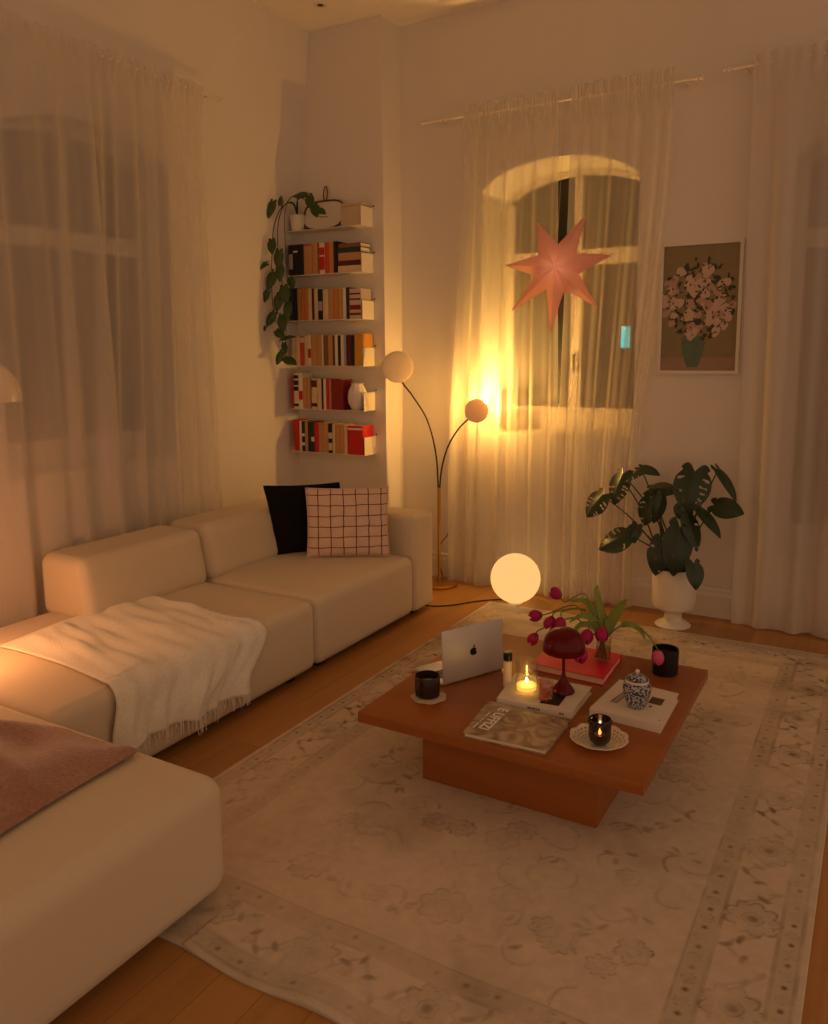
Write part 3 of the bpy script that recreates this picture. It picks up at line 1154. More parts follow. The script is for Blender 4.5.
# bitten fruit emblem on the lid
eb = MB()
c0 = Vector((LW / 2, 0, .102))
N = 72
outl = []
for k in range(N):
    t = 2 * pi * k / N
    r = .0165 * (1 + .06 * cos(2 * t)) * (1 - .16 * math.exp(-((t - pi / 2) / .34) ** 2) - .09 * math.exp(-((t - 3 * pi / 2) / .28) ** 2))
    x, z = r * cos(t) * 1.0, r * sin(t) * 1.04
    outl.append([x, z])
bc, br_ = (.0195, .003), .0085
for p in outl:                                     # the bite, on the right of the emblem as seen from behind
    dd = math.hypot(p[0] - bc[0], p[1] - bc[1])
    if dd < br_:
        p[0], p[1] = bc[0] + (p[0] - bc[0]) / dd * br_, bc[1] + (p[1] - bc[1]) / dd * br_
        if p[0] > bc[0] - .001:
            p[0] = bc[0] - math.sqrt(max(0, br_ ** 2 - (p[1] - bc[1]) ** 2))
vs = [Ml @ (c0 + Vector((x, -.0031, z))) for x, z in outl]
eb.add(vs + [Ml @ (c0 + Vector((-.002, -.0031, 0)))], [(k, (k + 1) % N, N) for k in range(N)])
lf = []
for k in range(16):
    t = 2 * pi * k / 16
    x, z = .0075 * cos(t), .0030 * sin(t) * (1 - .2 * cos(t))
    lf.append((x * .64 - z * .77 + .0035, x * .77 + z * .64 + .0215))
eb.add([Ml @ (c0 + Vector((x, -.0031, z))) for x, z in lf], [tuple(range(16))])
eb.build('emblem', M['alu_dark'], lid, smooth=False)

# small bottle
bt = thing('bottle', 'slim cream bottle with black cap beside the laptop', 'bottle', (-1.203, 2.800, TZ))
MB().lathe([(.0001, 0), (.0150, .0), (.0165, .002), (.0165, .100), (.015, .106), (.008, .110), (.0001, .110)], (-1.203, 2.800, TZ + e_), n=28, close=False).build('body', M['cream_plastic'], bt)
MB().lathe([(.0001, 0), (.0172, 0), (.0178, .003), (.0172, .030), (.0155, .032), (.0001, .032)], (-1.203, 2.800, TZ + e_ + .1105), n=28, close=False).build('cap', M['black_plastic'], bt)


def flat_book(name, label, corners, z0, th, mcover, mpages, spine='front', group=None):
    """book lying on the table: corners front-left, front-right, back-right, back-left in plan"""
    fl, fr, brr, bl = [Vector((x, y, 0)) for x, y in corners]
    root = thing(name, label, 'book', (fl.x, fl.y, z0), group)

    def P(u, v, z):
        p = (fl * (1 - u) + fr * u) * (1 - v) + (bl * (1 - u) + brr * u) * v
        return (p.x, p.y, z0 + z)
    ct = .0028

    def slab(mb, u0, u1, v0, v1, za, zb_):
        mb.add([P(u0, v0, za), P(u1, v0, za), P(u1, v1, za), P(u0, v1, za), P(u0, v0, zb_), P(u1, v0, zb_), P(u1, v1, zb_), P(u0, v1, zb_)],
               [(0, 3, 2, 1), (4, 5, 6, 7), (0, 1, 5, 4), (1, 2, 6, 5), (2, 3, 7, 6), (3, 0, 4, 7)])
    c = MB()
    slab(c, 0, 1, 0, 1, 0, ct)
    slab(c, 0, 1, 0, 1, th - ct, th)
    iu, iv = .018, .018
    if spine == 'front':
        slab(c, 0, 1, 0, .012, ct, th - ct)
        pg = (iu, 1 - iu, .013, 1 - iv)
    elif spine == 'left':
        slab(c, 0, .012, 0, 1, ct, th - ct)
        pg = (.013, 1 - iu, iv, 1 - iv)
    else:
        slab(c, 0, 1, .988, 1, ct, th - ct)
        pg = (iu, 1 - iu, iv, .987)
    c.build('cover', mcover, root, smooth=False)
    g = MB()
    slab(g, pg[0], pg[1], pg[2], pg[3], ct + .0002, th - ct - .0002)
    g.build('page_block', mpages, root, smooth=False)
    return root, P


def patch(P, th, quads, name, m, root, dz=.0004):
    b = MB()
    for q in quads:
        vs = [P(u, v, th + dz * .2) for u, v in q] + [P(u, v, th + dz) for u, v in q]
        n = len(q)
        b.add(vs, [tuple(range(n, 2 * n)), tuple(range(n - 1, -1, -1))] + [(i, (i + 1) % n, n + (i + 1) % n, n + i) for i in range(n)])
    return b.build(name, m, root, smooth=False)


# white book that carries the candle and the red lamp
TW = .027
wb, P = flat_book('coffee_table_book', 'thick white book under the lit candle and red lamp', [(-1.172, 2.628), (-.892, 2.648), (-.898, 2.895), (-1.205, 2.890)], TZ + e_, TW, M['bookwhite'], M['pages'], 'front')
patch(P, TW, [[(.55, .10), (.80, .12), (.80, .62), (.55, .60)]], 'cover_photo', M['ink'], wb)
b = MB()
for u0, u1 in ((.42, .45), (.455, .475), (.485, .52), (.53, .55), (.56, .585), (.84, .87), (.88, .90)):
    if u0 == .84:
        b.build('spine_print', M['picture_brown'], wb, smooth=False)
        b = MB()
    b.add([P(u0, -.0012, .010), P(u1, -.0012, .010), P(u1, -.0012, .017), P(u0, -.0012, .017)], [(0, 1, 2, 3)])
b.build('spine_print', M['picture_brown'], wb, smooth=False)

# art magazine with the gallery's name
m, nt, out = nodes('marble_drapery_print')
p_ = nt.nodes.new('ShaderNodeBsdfPrincipled')
p_.inputs['Roughness'].default_value = .5
nt.links.new(p_.outputs[0], out.inputs[0])
tcn = nt.nodes.new('ShaderNodeTexCoord')
wv = nt.nodes.new('ShaderNodeTexNoise')
wv.inputs['Scale'].default_value = 8
wv.inputs['Distortion'].default_value = 3.5
wv.inputs['Detail'].default_value = 2
nt.links.new(tcn.outputs['Object'], wv.inputs['Vector'])
cr_ = nt.nodes.new('ShaderNodeValToRGB')
cr_.color_ramp.elements[0].color = lin((122, 98, 76))
cr_.color_ramp.elements[1].color = lin((188, 164, 136))
cr_.color_ramp.elements[0].position = .32
cr_.color_ramp.elements[1].position = .66
nt.links.new(wv.outputs['Fac'], cr_.inputs[0])
nt.links.new(cr_.outputs[0], p_.inputs['Base Color'])
M['uffizi'] = m
TU = .018
ub, P = flat_book('art_book', 'grey brown art book titled UFFIZI at the front edge of the table', [(-1.168, 2.343), (-.876, 2.358), (-.882, 2.602), (-1.198, 2.612)], TZ + e_, TU, M['uffizi'], M['pages'], 'back')


def lettering(text, size, loc, rot, m, parent, name='title_lettering', ext=.0002, align='LEFT'):
    cu = bpy.data.curves.new(name, 'FONT')
    cu.body = text
    cu.size = size
    cu.extrude = ext
    cu.align_x = align
    cu.offset = .0012
    tmp = bpy.data.objects.new(name, cu)
    COL.objects.link(tmp)
    dg = bpy.context.evaluated_depsgraph_get()
    me_ = bpy.data.meshes.new_from_object(tmp.evaluated_get(dg))
    bpy.data.objects.remove(tmp)
    off = Vector((0, 0, 0))
    q = parent
    while q is not None:
        off += q.location
        q = q.parent
    Mx = Matrix.Translation(Vector(loc) - off) @ rot.to_matrix().to_4x4()
    me_.transform(Mx)
    me_.materials.clear()
    me_.materials.append(m)
    o = bpy.data.objects.new(name, me_)
    COL.objects.link(o)
    o.parent = parent
    return o


from mathutils import Euler
lettering('E UFFIZI', .052, (-1.135, 2.578, TZ + e_ + TU + .0004), Euler((0, 0, -pi / 2)), M['white_ink'], ub)
b = MB()
for k in range(13):
    if k in (4, 8):
        continue
    y = 2.53 - k * .011
    b.box((-1.155, y - .008, TZ + e_ + TU), (-1.150, y, TZ + e_ + TU + .0004))
b.build('subtitle_print', M['white_ink'], ub, smooth=False)

# white book under the ginger jar
TR = .030
rb, P = flat_book('coffee_table_book', 'white book with a black ladder drawing under the blue and white jar', [(-.846, 2.706), (-.592, 2.690), (-.596, 2.985), (-.824, 3.010)], TZ + e_, TR, M['bookwhite'], M['pages'], 'front')
q = []
A0, A1, B0, B1 = (.17, .30), (.27, .30), (.24, .78), (.34, .78)
w_ = .012


def lerp2(a, c, t):
    return (a[0] + (c[0] - a[0]) * t, a[1] + (c[1] - a[1]) * t)


q.append([A0, (A0[0] + w_, A0[1]), (B0[0] + w_, B0[1]), B0])
q.append([(A1[0] - w_, A1[1]), A1, B1, (B1[0] - w_, B1[1])])
for k in range(15):
    t = k / 14
    l, r = lerp2(A0, B0, t), lerp2(A1, B1, t)
    q.append([l, r, (r[0], r[1] + .012), (l[0], l[1] + .012)])
patch(P, TR, q, 'ladder_drawing', M['ink'], rb)
patch(P, TR, [[(.66, .52), (.86, .52), (.86, .72), (.66, .72)]], 'cover_photo', M['picture_brown'], rb)
patch(P, TR, [[(.73 + .022 * cos(t), .43 + .02 * sin(t)) for t in [2 * pi * k / 14 for k in range(14)]]], 'cover_dot', M['ink'], rb)
patch(P, TR, [[(.95 + .012 * cos(t), .12 + .011 * sin(t)) for t in [2 * pi * k / 14 for k in range(14)]]], 'cover_dot', M['ink'], rb)

# red book under the vase
TD = .029
rd, P = flat_book('coffee_table_book', 'red covered book lying under the glass vase of tulips', [(-1.187, 3.003), (-.880, 2.985), (-.892, 3.275), (-1.190, 3.29)], TZ + e_, TD, M['bookred'], M['pages'], 'back')

# candle in a clear glass
zc = TZ + e_ + TW + .0008
cc_ = (-1.098, 2.735)
cg = thing('candle_glass', 'lit candle in a clear glass tumbler on the white book', 'candle', (cc_[0], cc_[1], zc))
MB().lathe([(.0001, 0), (.036, 0), (.040, .004), (.0425, .118), (.0415, .120), (.040, .118), (.0375, .012), (.0001, .010)], (cc_[0], cc_[1], zc), n=40, close=False).build('tumbler', M['glass'], cg)
MB().lathe([(.0001, .0105), (.0372, .0125), (.0378, .028), (.0001, .026)], (cc_[0], cc_[1], zc), n=36, close=False).build('wax', M['wax'], cg)
MB().tube([(cc_[0], cc_[1], zc + .026), (cc_[0], cc_[1], zc + .034)], .0012, 6).build('wick', M['wick'], cg)
MB().lathe([(.0001, 0), (.0045, .004), (.0055, .009), (.003, .016), (.0001, .021)], (cc_[0], cc_[1], zc + .0345), n=14, close=False).build('flame', M['flame'], cg)

# little pink glass
cp = (-1.012, 2.705)
t = thing('votive_glass', 'small pink ribbed glass between the candle and the red lamp foot', 'glass', (cp[0], cp[1], zc))
MB().lathe([(.0001, 0), (.023, 0), (.0255, .003), (.028, .070), (.0272, .0715), (.0262, .070), (.0235, .008), (.0001, .006)], (cp[0], cp[1], zc), n=60, close=False, rf=lambda t_, h: 1 + .02 * cos(20 * t_)).build('tumbler', M['pinkglass'], t)

# red mushroom lamp
cl_ = (-.978, 2.800)
ml = thing('table_lamp', 'glossy dark red mushroom lamp on the white book, unlit', 'lamp', (cl_[0], cl_[1], zc))
MB().lathe([(.0001, 0), (.041, 0), (.043, .003), (.042, .008), (.034, .020), (.021, .036), (.0115, .054), (.0065, .074), (.0052, .11), (.0052, .158), (.0001, .160)], (cl_[0], cl_[1], zc), n=44, close=False).build('base', M['red_gloss'], ml)
pr_ = []
for k in range(17):
    a = pi / 2 * k / 16
    pr_.append((max(.0001, .079 * cos(a) ** .9), .168 + .080 * sin(a) ** .92))
pr_ = [(.068, .155), (.0760, .157), (.0795, .162)] + pr_
inn = [(max(.0001, r - .003), h - .003) for r, h in reversed(pr_[3:])]
MB().lathe(pr_ + inn + [(.068, .155)], (cl_[0], cl_[1], zc), n=52, close=False).build('shade', M['red_gloss'], ml)
MB().lathe([(.0001, .158), (.006, .1605), (.007, .20), (.011, .210), (.009, .228), (.0001, .232)], (cl_[0], cl_[1], zc), n=20, close=False).build('bulb_holder', M['ceramic'], ml)

# ginger jar
zj = TZ + e_ + TR + .0008
cj = (-.704, 2.800)
m, nt, out = nodes('blue_white_porcelain')
p_ = nt.nodes.new('ShaderNodeBsdfPrincipled')
p_.inputs['Roughness'].default_value = .16
nt.links.new(p_.outputs[0], out.inputs[0])
tcn = nt.nodes.new('ShaderNodeTexCoord')
vo = nt.nodes.new('ShaderNodeTexVoronoi')
vo.inputs['Scale'].default_value = 130
vo.feature = 'SMOOTH_F1'
nz = nt.nodes.new('ShaderNodeTexNoise')
nz.inputs['Scale'].default_value = 240
nt.links.new(tcn.outputs['Object'], vo.inputs['Vector'])
nt.links.new(tcn.outputs['Object'], nz.inputs['Vector'])
ad = nt.nodes.new('ShaderNodeMath')
nt.links.new(vo.outputs['Distance'], ad.inputs[0])
nt.links.new(nz.outputs['Fac'], ad.inputs[1])
cr_ = nt.nodes.new('ShaderNodeValToRGB')
cr_.color_ramp.interpolation = 'EASE'
e0, e1 = cr_.color_ramp.elements
e0.position, e0.color = .86, lin((176, 172, 170))
e1.position, e1.color = 1.0, lin((52, 62, 100))
nt.links.new(ad.outputs[0], cr_.inputs[0])
nt.links.new(cr_.outputs[0], p_.inputs['Base Color'])
M['china'] = m
gj = thing('ginger_jar', 'small blue and white lidded porcelain jar on a white book', 'jar', (cj[0], cj[1], zj))
MB().lathe([(.0001, 0), (.030, 0), (.032, .004), (.038, .018), (.048, .052), (.050, .068), (.047, .084), (.040, .093), (.0001, .093)], (cj[0], cj[1], zj), n=44, close=False).build('body', M['china'], gj)
MB().lathe([(.0385, .0932), (.0405, .0932), (.0405, .101), (.0385, .1015)], (cj[0], cj[1], zj), n=40, close=False).build('collar', M['ceramic'], gj)
ld = MB().lathe([(.0001, .1016), (.036, .1016), (.037, .106), (.028, .114), (.010, .119), (.0001, .119)], (cj[0], cj[1], zj), n=40, close=False).build('lid', M['china'], gj)
MB().lathe([(.0001, .1192), (.004, .1195), (.0045, .123), (.008, .128), (.0082, .132), (.005, .137), (.0001, .138)], (cj[0], cj[1], zj), n=18, close=False).build('knob', M['ceramic'], ld)

# black tumbler candle
ck = (-.704, 3.235)
bk = thing('black_candle', 'matt black candle tumbler at the far right corner of the table', 'candle', (ck[0], ck[1], TZ))
MB().lathe([(.0001, 0), (.047, 0), (.051, .004), (.0525, .100), (.052, .103), (.049, .101), (.048, .082), (.0001, .080)], (ck[0], ck[1], TZ + e_), n=44, close=False).build('vessel', M['black_plastic'], bk)
MB().lathe([(.0001, .0805), (.0475, .0825)], (ck[0], ck[1], TZ + e_), n=36, close=False).build('wax', M['ink'], bk)

# pierced scalloped dish
cd = (-.752, 2.515)
nr, na = 13, 120
b = MB()


def dish(i, j):
    s = i / nr
    t = 2 * pi * j / na
    r = .026 + (.091 - .026) * s
    sc_ = 1 + .045 * sm((s - .55) / .45) * abs(cos(5 * t)) ** .6 * 1.2
    z = .0035 + .026 * s ** 1.7 + .002 * sm((s - .8) / .2) * cos(10 * t)
    return (cd[0] + r * sc_ * cos(t), cd[1] + r * sc_ * sin(t), TZ + .001 + z)


vs = [dish(i, j) for i in range(nr + 1) for j in range(na)] + [(cd[0], cd[1], TZ + .0045)]
fs = []
for i in range(nr):
    for j in range(na):
        if 4 <= i <= 10 and (i % 2 == 0) and (j + (i // 2) % 2 * 2) % 4 in (0, 1):
            continue
        j2 = (j + 1) % na
        fs.append((i * na + j, i * na + j2, (i + 1) * na + j2, (i + 1) * na + j))
fs += [(j, len(vs) - 1, (j + 1) % na) for j in range(na)]
b.add(vs, fs)
ds = thing('scalloped_dish', 'ivory pierced dish with scalloped rim holding a dark votive', 'dish', (cd[0], cd[1], TZ))
o = b.build('bowl', M['pierced'], ds)
sd = o.modifiers.new('thick', 'SOLIDIFY')
sd.thickness = .0025
sd.offset = 1
MB().lathe([(.020, .0006), (.028, .0006), (.028, .004), (.020, .004)], (cd[0], cd[1], TZ), n=32, close=False).build('foot_ring', M['pierced'], ds)

# smoked votive in the dish
cv_ = (-.748, 2.510)
zv = TZ + .0088
vt = thing('votive_holder', 'dark smoked glass votive with a lit tealight in the scalloped dish', 'candle', (cv_[0], cv_[1], zv))
MB().lathe([(.0001, 0), (.021, 0), (.033, .012), (.0365, .026), (.0365, .084), (.0358, .086), (.034, .084), (.034, .028), (.030, .016), (.0001, .012)], (cv_[0], cv_[1], zv), n=48, close=False).build('glass', M['smoke'], vt)
b = MB()
for k in range(14):
    t = 2 * pi * k / 14
    b.sphere((cv_[0] + .0368 * cos(t), cv_[1] + .0368 * sin(t), zv + .076), .0045, 10, 6)
b.build('bead_rim', M['smoke'], vt)
MB().lathe([(.0001, .0162), (.019, .0162), (.0195, .030), (.018, .030), (.0175, .026), (.0001, .026)], (cv_[0], cv_[1], zv), n=28, close=False).build('tealight', M['tin'], vt)
MB().lathe([(.0001, 0), (.0045, .004), (.0055, .010), (.003, .018), (.0001, .024)], (cv_[0], cv_[1], zv + .0275), n=14, close=False).build('flame', M['flame_small'], vt)

# vase of tulips
zv2 = TZ + e_ + TD + .0008
cvz = (-.935, 3.160)
va = thing('glass_vase', 'clear glass vase of tulips standing on the red book', 'vase', (cvz[0], cvz[1], zv2))
MB().lathe([(.0001, 0), (.029, 0), (.031, .003), (.032, .03), (.030, .075), (.033, .105), (.032, .106), (.0285, .076), (.030, .03), (.028, .008), (.0001, .006)], (cvz[0], cvz[1], zv2), n=40, close=False).build('vessel', M['glass'], va)
MB().lathe([(.0001, .0068), (.0276, .009), (.0296, .03), (.0288, .058), (.0001, .058)], (cvz[0], cvz[1], zv2), n=32, close=False).build('water', M['water'], va)


def bloom(mb, base, d, R, L_, openness=0):
    """tulip cup of six petals growing from base along d"""
    d = Vector(d).normalized()
    q = Vector((0, 0, 1)).rotation_difference(d)
    for k in range(6):
        a0 = 2 * pi * k / 6 + (.3 if k % 2 else 0)
        inn_ = .90 if k % 2 else 1.0

        def fn(u, v):
            h = v
            w = (.62 * math.sqrt(max(0, 1 - (h - .42) ** 2 / .42)) * (1 if h < .6 else max(.02, 1 - ((h - .6) / .4) ** 2.2)))
            a = a0 + (u - .5) * 2 * w * 1.15
            r = R * inn_ * (math.sin(pi * min(1, (.10 + h * .78))) ** .75) * (1 + openness * h)
            return Vector(base) + q @ Vector((r * cos(a), r * sin(a), L_ * h - L_ * .03 * (u - .5) ** 2))
        mb.grid(8, 10, fn)


def strap(mb, pts, w, cup=.25):
    pts = spline([Vector(p) for p in pts], 8)
    n = len(pts) - 1

    def fn(u, v):
        i = min(int(v * n + .5), n)
        p = pts[i]
        t = (pts[min(i + 1, n)] - pts[max(i - 1, 0)]).normalized()
        s_ = t.cross(Vector((.35, -.85, .45)))
        s_ = s_.normalized() if s_.length > .05 else Vector((1, 0, 0))
        up = s_.cross(t)
        ww = w * (sin(pi * (.12 + .88 * v) ** .8) ** .8 if v < 1 else 0)
        x = (u - .5) * 2
        return p + s_ * (x * ww) + up * (cup * ww * x * x)
    mb.grid(6, n, fn)


neck = Vector((cvz[0], cvz[1], zv2 + .10))
TUL = [
    # bloom centre, droop direction, radius, path bend, label
    ((-1.136, 3.135, .596), (-.75, -.1, .55), .0245, (.02, .10), 'magenta tulip reaching highest, upper left of the bunch'),
    ((-1.222, 3.13, .487), (-.9, -.1, -.25), .0255, (.0, .115), 'magenta tulip hanging farthest left, beyond the laptop corner'),
    ((-1.150, 3.11, .472), (-.35, -.15, -.8), .0255, (.03, .10), 'magenta tulip drooping just above the red lamp, left one of the touching pair'),
    ((-1.098, 3.09, .482), (-.1, -.2, -.8), .0250, (.02, .09), 'magenta tulip drooping just above the red lamp, right one of the touching pair'),
    ((-1.215, 3.09, .398), (-.5, -.1, -.8), .0240, (.02, .12), 'magenta tulip half hidden behind the left side of the red lamp shade'),
    ((-.972, 3.050, .462), (-.1, -.35, -.75), .0270, (.0, .06), 'magenta tulip in front of the vase, left of two side by side'),
    ((-.914, 3.060, .478), (.1, -.35, -.75), .0270, (.0, .06), 'magenta tulip in front of the vase, right of two side by side'),
    ((-.978, 3.000, .400), (-.1, -.4, -.75), .0275, (-.01, .06), 'magenta tulip hanging lowest in front of the vase over the red book'),
    ((-.712, 3.145, .392), (.05, -.12, -1), .0260, (.05, .08), 'pale pink tulip hanging on a long stem before the black candle'),
]
for i, (c, d, R, (bx, bz), lab) in enumerate(TUL):
    c, d = Vector(c), Vector(d).normalized()
    L_ = R * 2.3
    base = c - d * L_ * .5
    t = thing('tulip', lab, 'tulip', (cvz[0], cvz[1], zv2 + .02), 'tulips in the vase')
    sb_ = MB()
    foot = Vector((cvz[0] - .010 + .0035 * i * (1 if i % 2 else -1), cvz[1] + .004 * (i % 3 - 1), zv2 + .012))
    nk = neck + Vector(((base.x - neck.x) * .06, (base.y - neck.y) * .06, .004))
    mid = nk.lerp(base, .5) + Vector((0, .03 * (1 if i < 5 else .2), bz * .55 + max(0, base.z - nk.z) * .25))
    if i == 8:
        path = [foot, nk, Vector((-.865, 3.160, .493)), Vector((-.790, 3.150, .497)), Vector((-.745, 3.148, .465)), base]
    else:
        path = [foot, nk, nk.lerp(mid, .55) + Vector((0, 0, .012)), mid, base - d * .025, base]
    sb_.tube(path, [.0032, .003, .0026], 8, 7)
    sb_.build('stem', M['stem'], t)
    bb = MB()
    bloom(bb, base, d, R, L_)
    bb.build('bloom', M['petal_pink'] if i == 8 else M['petal'], t)
    lm = MB()
    if i == 0:
        strap(lm, [neck, neck + V(-.03, .02, .06), neck + V(-.085, .02, .135), neck + V(-.15, .0, .13)], .016)
    elif i == 1:
        strap(lm, [neck, neck + V(-.04, -.01, .07), neck + V(-.09, -.02, .085), neck + V(-.14, -.03, .05)], .014)
    elif i == 2:
        strap(lm, [neck, neck + V(-.02, .03, .09), neck + V(-.05, .05, .17), neck + V(-.05, .06, .20)], .015)
    elif i == 3:
        strap(lm, [neck, neck + V(-.05, -.02, .05), neck + V(-.10, -.03, .04), neck + V(-.13, -.05, -.03)], .013)
    elif i == 5:
        strap(lm, [neck, neck + V(.02, .02, .06), neck + V(.055, .03, .13), neck + V(.085, .03, .17)], .022)
    elif i == 6:
        strap(lm, [neck, neck + V(-.01, .04, .05), neck + V(-.03, .05, .10), neck + V(-.06, .06, .105)], .014)
    elif i == 8:
        strap(lm, [(-.865, 3.160, .495), (-.825, 3.155, .508), (-.785, 3.150, .490), (-.765, 3.148, .455)], .013)
    if lm.v:
        lm.build('leaf', M['tulip_leaf'], t)

# ------------------------------------------------------------------ floor lamp with two dishes
px, py = -2.572, 4.795
fl_ = thing('floor_lamp', 'brass floor lamp with two round dish shades beside the sofa arm', 'lamp', (px, py, 0))
MB().lathe([(.0001, 0), (.122, 0), (.124, .003), (.124, .018), (.118, .022), (.02, .026), (.0001, .026)], (px, py, e_), n=56, close=False).build('base', M['brass'], fl_)
MB().tube([(px, py, .026), (px, py, .665)], .0115, 20).lathe([(.0125, 0), (.0125, .012), (.0001, .016)], (px, py, .665), n=20).build('pole', M['brass'], fl_)


def dish_shade(c, ax, R, bulb_m, boff):
    c = Vector(c)
    ax = Vector(ax).normalized()
    pr = [(R * .985, -.012), (R, -.010), (R, .004)] + [(max(.0001, R * cos(a)), .004 + R * .06 * sin(a)) for a in [pi / 2 * k / 12 for k in range(1, 13)]]
    pr += [(max(.0001, R * .97 * cos(a)), .001 + R * .05 * sin(a)) for a in [pi / 2 * k / 12 for k in range(12, -1, -1)]] + [(R * .985, -.012)]
    MB().lathe(pr, c, ax, 48, close=False).build('shade', M['lampshade'], fl_)
    bc = c + Vector(boff)
    MB().tube([c + ax * R * .03, c - ax * .004, bc - (bc - c).normalized() * .018], .010, 12).build('lamp_holder', M['brass'], fl_)
    MB().sphere(bc, .020, 20, 12).build('bulb', bulb_m, fl_)


Lc, Rc = (-2.800, 4.650, 1.487), (-2.262, 4.728, 1.210)
dish_shade(Lc, (.50, -.86, .03), .104, M['bulb_dim'], (-.01, .028, 0))
dish_shade(Rc, (.43, -.90, .08), .0775, M['bulb'], (.018, .063, .040))
MB().tube([(px - .004, py, .64), (-2.592, 4.792, .90), (-2.640, 4.762, 1.13), (-2.715, 4.705, 1.29), (-2.770, 4.672, 1.375), (-2.785, 4.668, 1.42)], .0055, 10, 8).build('arm', M['dark_metal'], fl_)
MB().tube([(px + .004, py, .64), (-2.553, 4.795, .80), (-2.503, 4.785, .95), (-2.420, 4.762, 1.07), (-2.330, 4.738, 1.150), (-2.274, 4.732, 1.190)], .0055, 10, 8).build('arm', M['dark_metal'], fl_)
MB().tube([(px, py + .123, .010), (-2.62, 4.945, .010), (-2.66, 4.95, .16), (-2.635, 4.945, .26), (-2.585, 4.94, .32), (-2.553, 4.935, .42), (-2.535, 4.93, .55)], .0032, 8, 8).build('power_cord', M['cord'], fl_)

# globe lamp on the floor
gl = thing('globe_lamp', 'glowing round globe lamp on the floor by the curtain', 'lamp', (-1.958, 4.668, 0))
MB().lathe([(.0001, 0), (.048, 0), (.050, .003), (.046, .0085), (.0001, .0085)], (-1.958, 4.668, .0005), n=40, close=False).build('base', M['ceramic'], gl)
MB().sphere((-1.958, 4.668, .165), .157, 56, 28).build('globe', M['globe'], gl)
MB().tube([(-2.005, 4.68, .005), (-2.08, 4.68, .0045), (-2.20, 4.56, .0045), (-2.29, 4.43, .0045), (-2.40, 4.355, .0045), (-2.55, 4.37, .0045), (-2.72, 4.45, .0045)], .0042, 8, 8).build('power_cord', M['cord'], gl)

# ------------------------------------------------------------------ monstera in a pedestal planter
mpx, mpy = -.992, 4.715
mo = thing('potted_monstera', 'monstera plant in a white pedestal planter below the picture', 'plant', (mpx, mpy, 0))
MB().lathe([(.0001, 0), (.094, 0), (.100, .004), (.100, .010), (.086, .022), (.060, .034), (.050, .050), (.047, .085), (.052, .098), (.090, .103), (.112, .118), (.1215, .145), (.1235, .22), (.1235, .345), (.121, .350), (.116, .347), (.116, .30), (.0001, .30)], (mpx, mpy, e_), n=56, close=False).build('planter', M['ceramic'], mo)
MB().lathe([(.0001, .315), (.06, .318), (.1155, .312), (.1155, .302)], (mpx, mpy, e_), n=40, close=False, rf=lambda t_, h: 1).build('soil', M['soil'], mo)


def leaf_mesh(mb, c, tip, nrm, L_, W_, splits=0, droop=.25, cup=.12, heart=.20, seed=0):
    """heart shaped blade: c = centre, tip = direction of its point, nrm = facing"""
    r = random.Random(seed)
    tip = Vector(tip).normalized()
    nrm = Vector(nrm)
    nrm = (nrm - tip * nrm.dot(tip)).normalized()
    lat = nrm.cross(tip)
    c = Vector(c)
    nt_, nu_ = 44, 8
    slots = []
    for k in range(splits):
        s = .20 + .50 * (k + .35 * r.random()) / max(1, splits - 1) if splits > 1 else .5
        slots.append((s, .016 + .008 * r.random(), .30 + .25 * r.random(), .86 if r.random() < .55 else 2, r.choice((0, 0, -1, 1))))

    def pos(t, u, sg):
        w = (t ** .42 * (1 - t) ** .85) / .545 * .98 if t > 0 else 0
        w0 = .62 * max(0, 1 - t / .30)
        w = max(w, w0 * (1 - .1 * t))
        a = L_ * (t - .42) - heart * L_ * math.sin(pi * min(1, u * .86)) * max(0, 1 - t * 2.6) ** 1.3 + .10 * L_ * u * t * (1 - t)
        x = W_ * .5 * w * u * sg
        z = -droop * L_ * (t - .3) ** 2 * (1 if t > .3 else .4) - cup * W_ * (1 - (1 - u) ** 2) * .5 + .012 * W_ * sin(9 * t) * u
        return c + tip * a + lat * x + nrm * z
    for sg in (-1, 1):
        def fn(i, j):
            return pos(j, i, sg)

        def skip(i, j):
            u, t = (i + .5) / nu_, (j + .5) / nt_
            for s, hw, u0, u1, sd_ in slots:
                if sd_ in (0, sg) and u0 < u < u1 and abs(t - s - .05 * (u - u0)) < hw:
                    return True
            return False
        mb.grid(nu_, nt_, fn, skip)
    return pos(0, 0, 1)


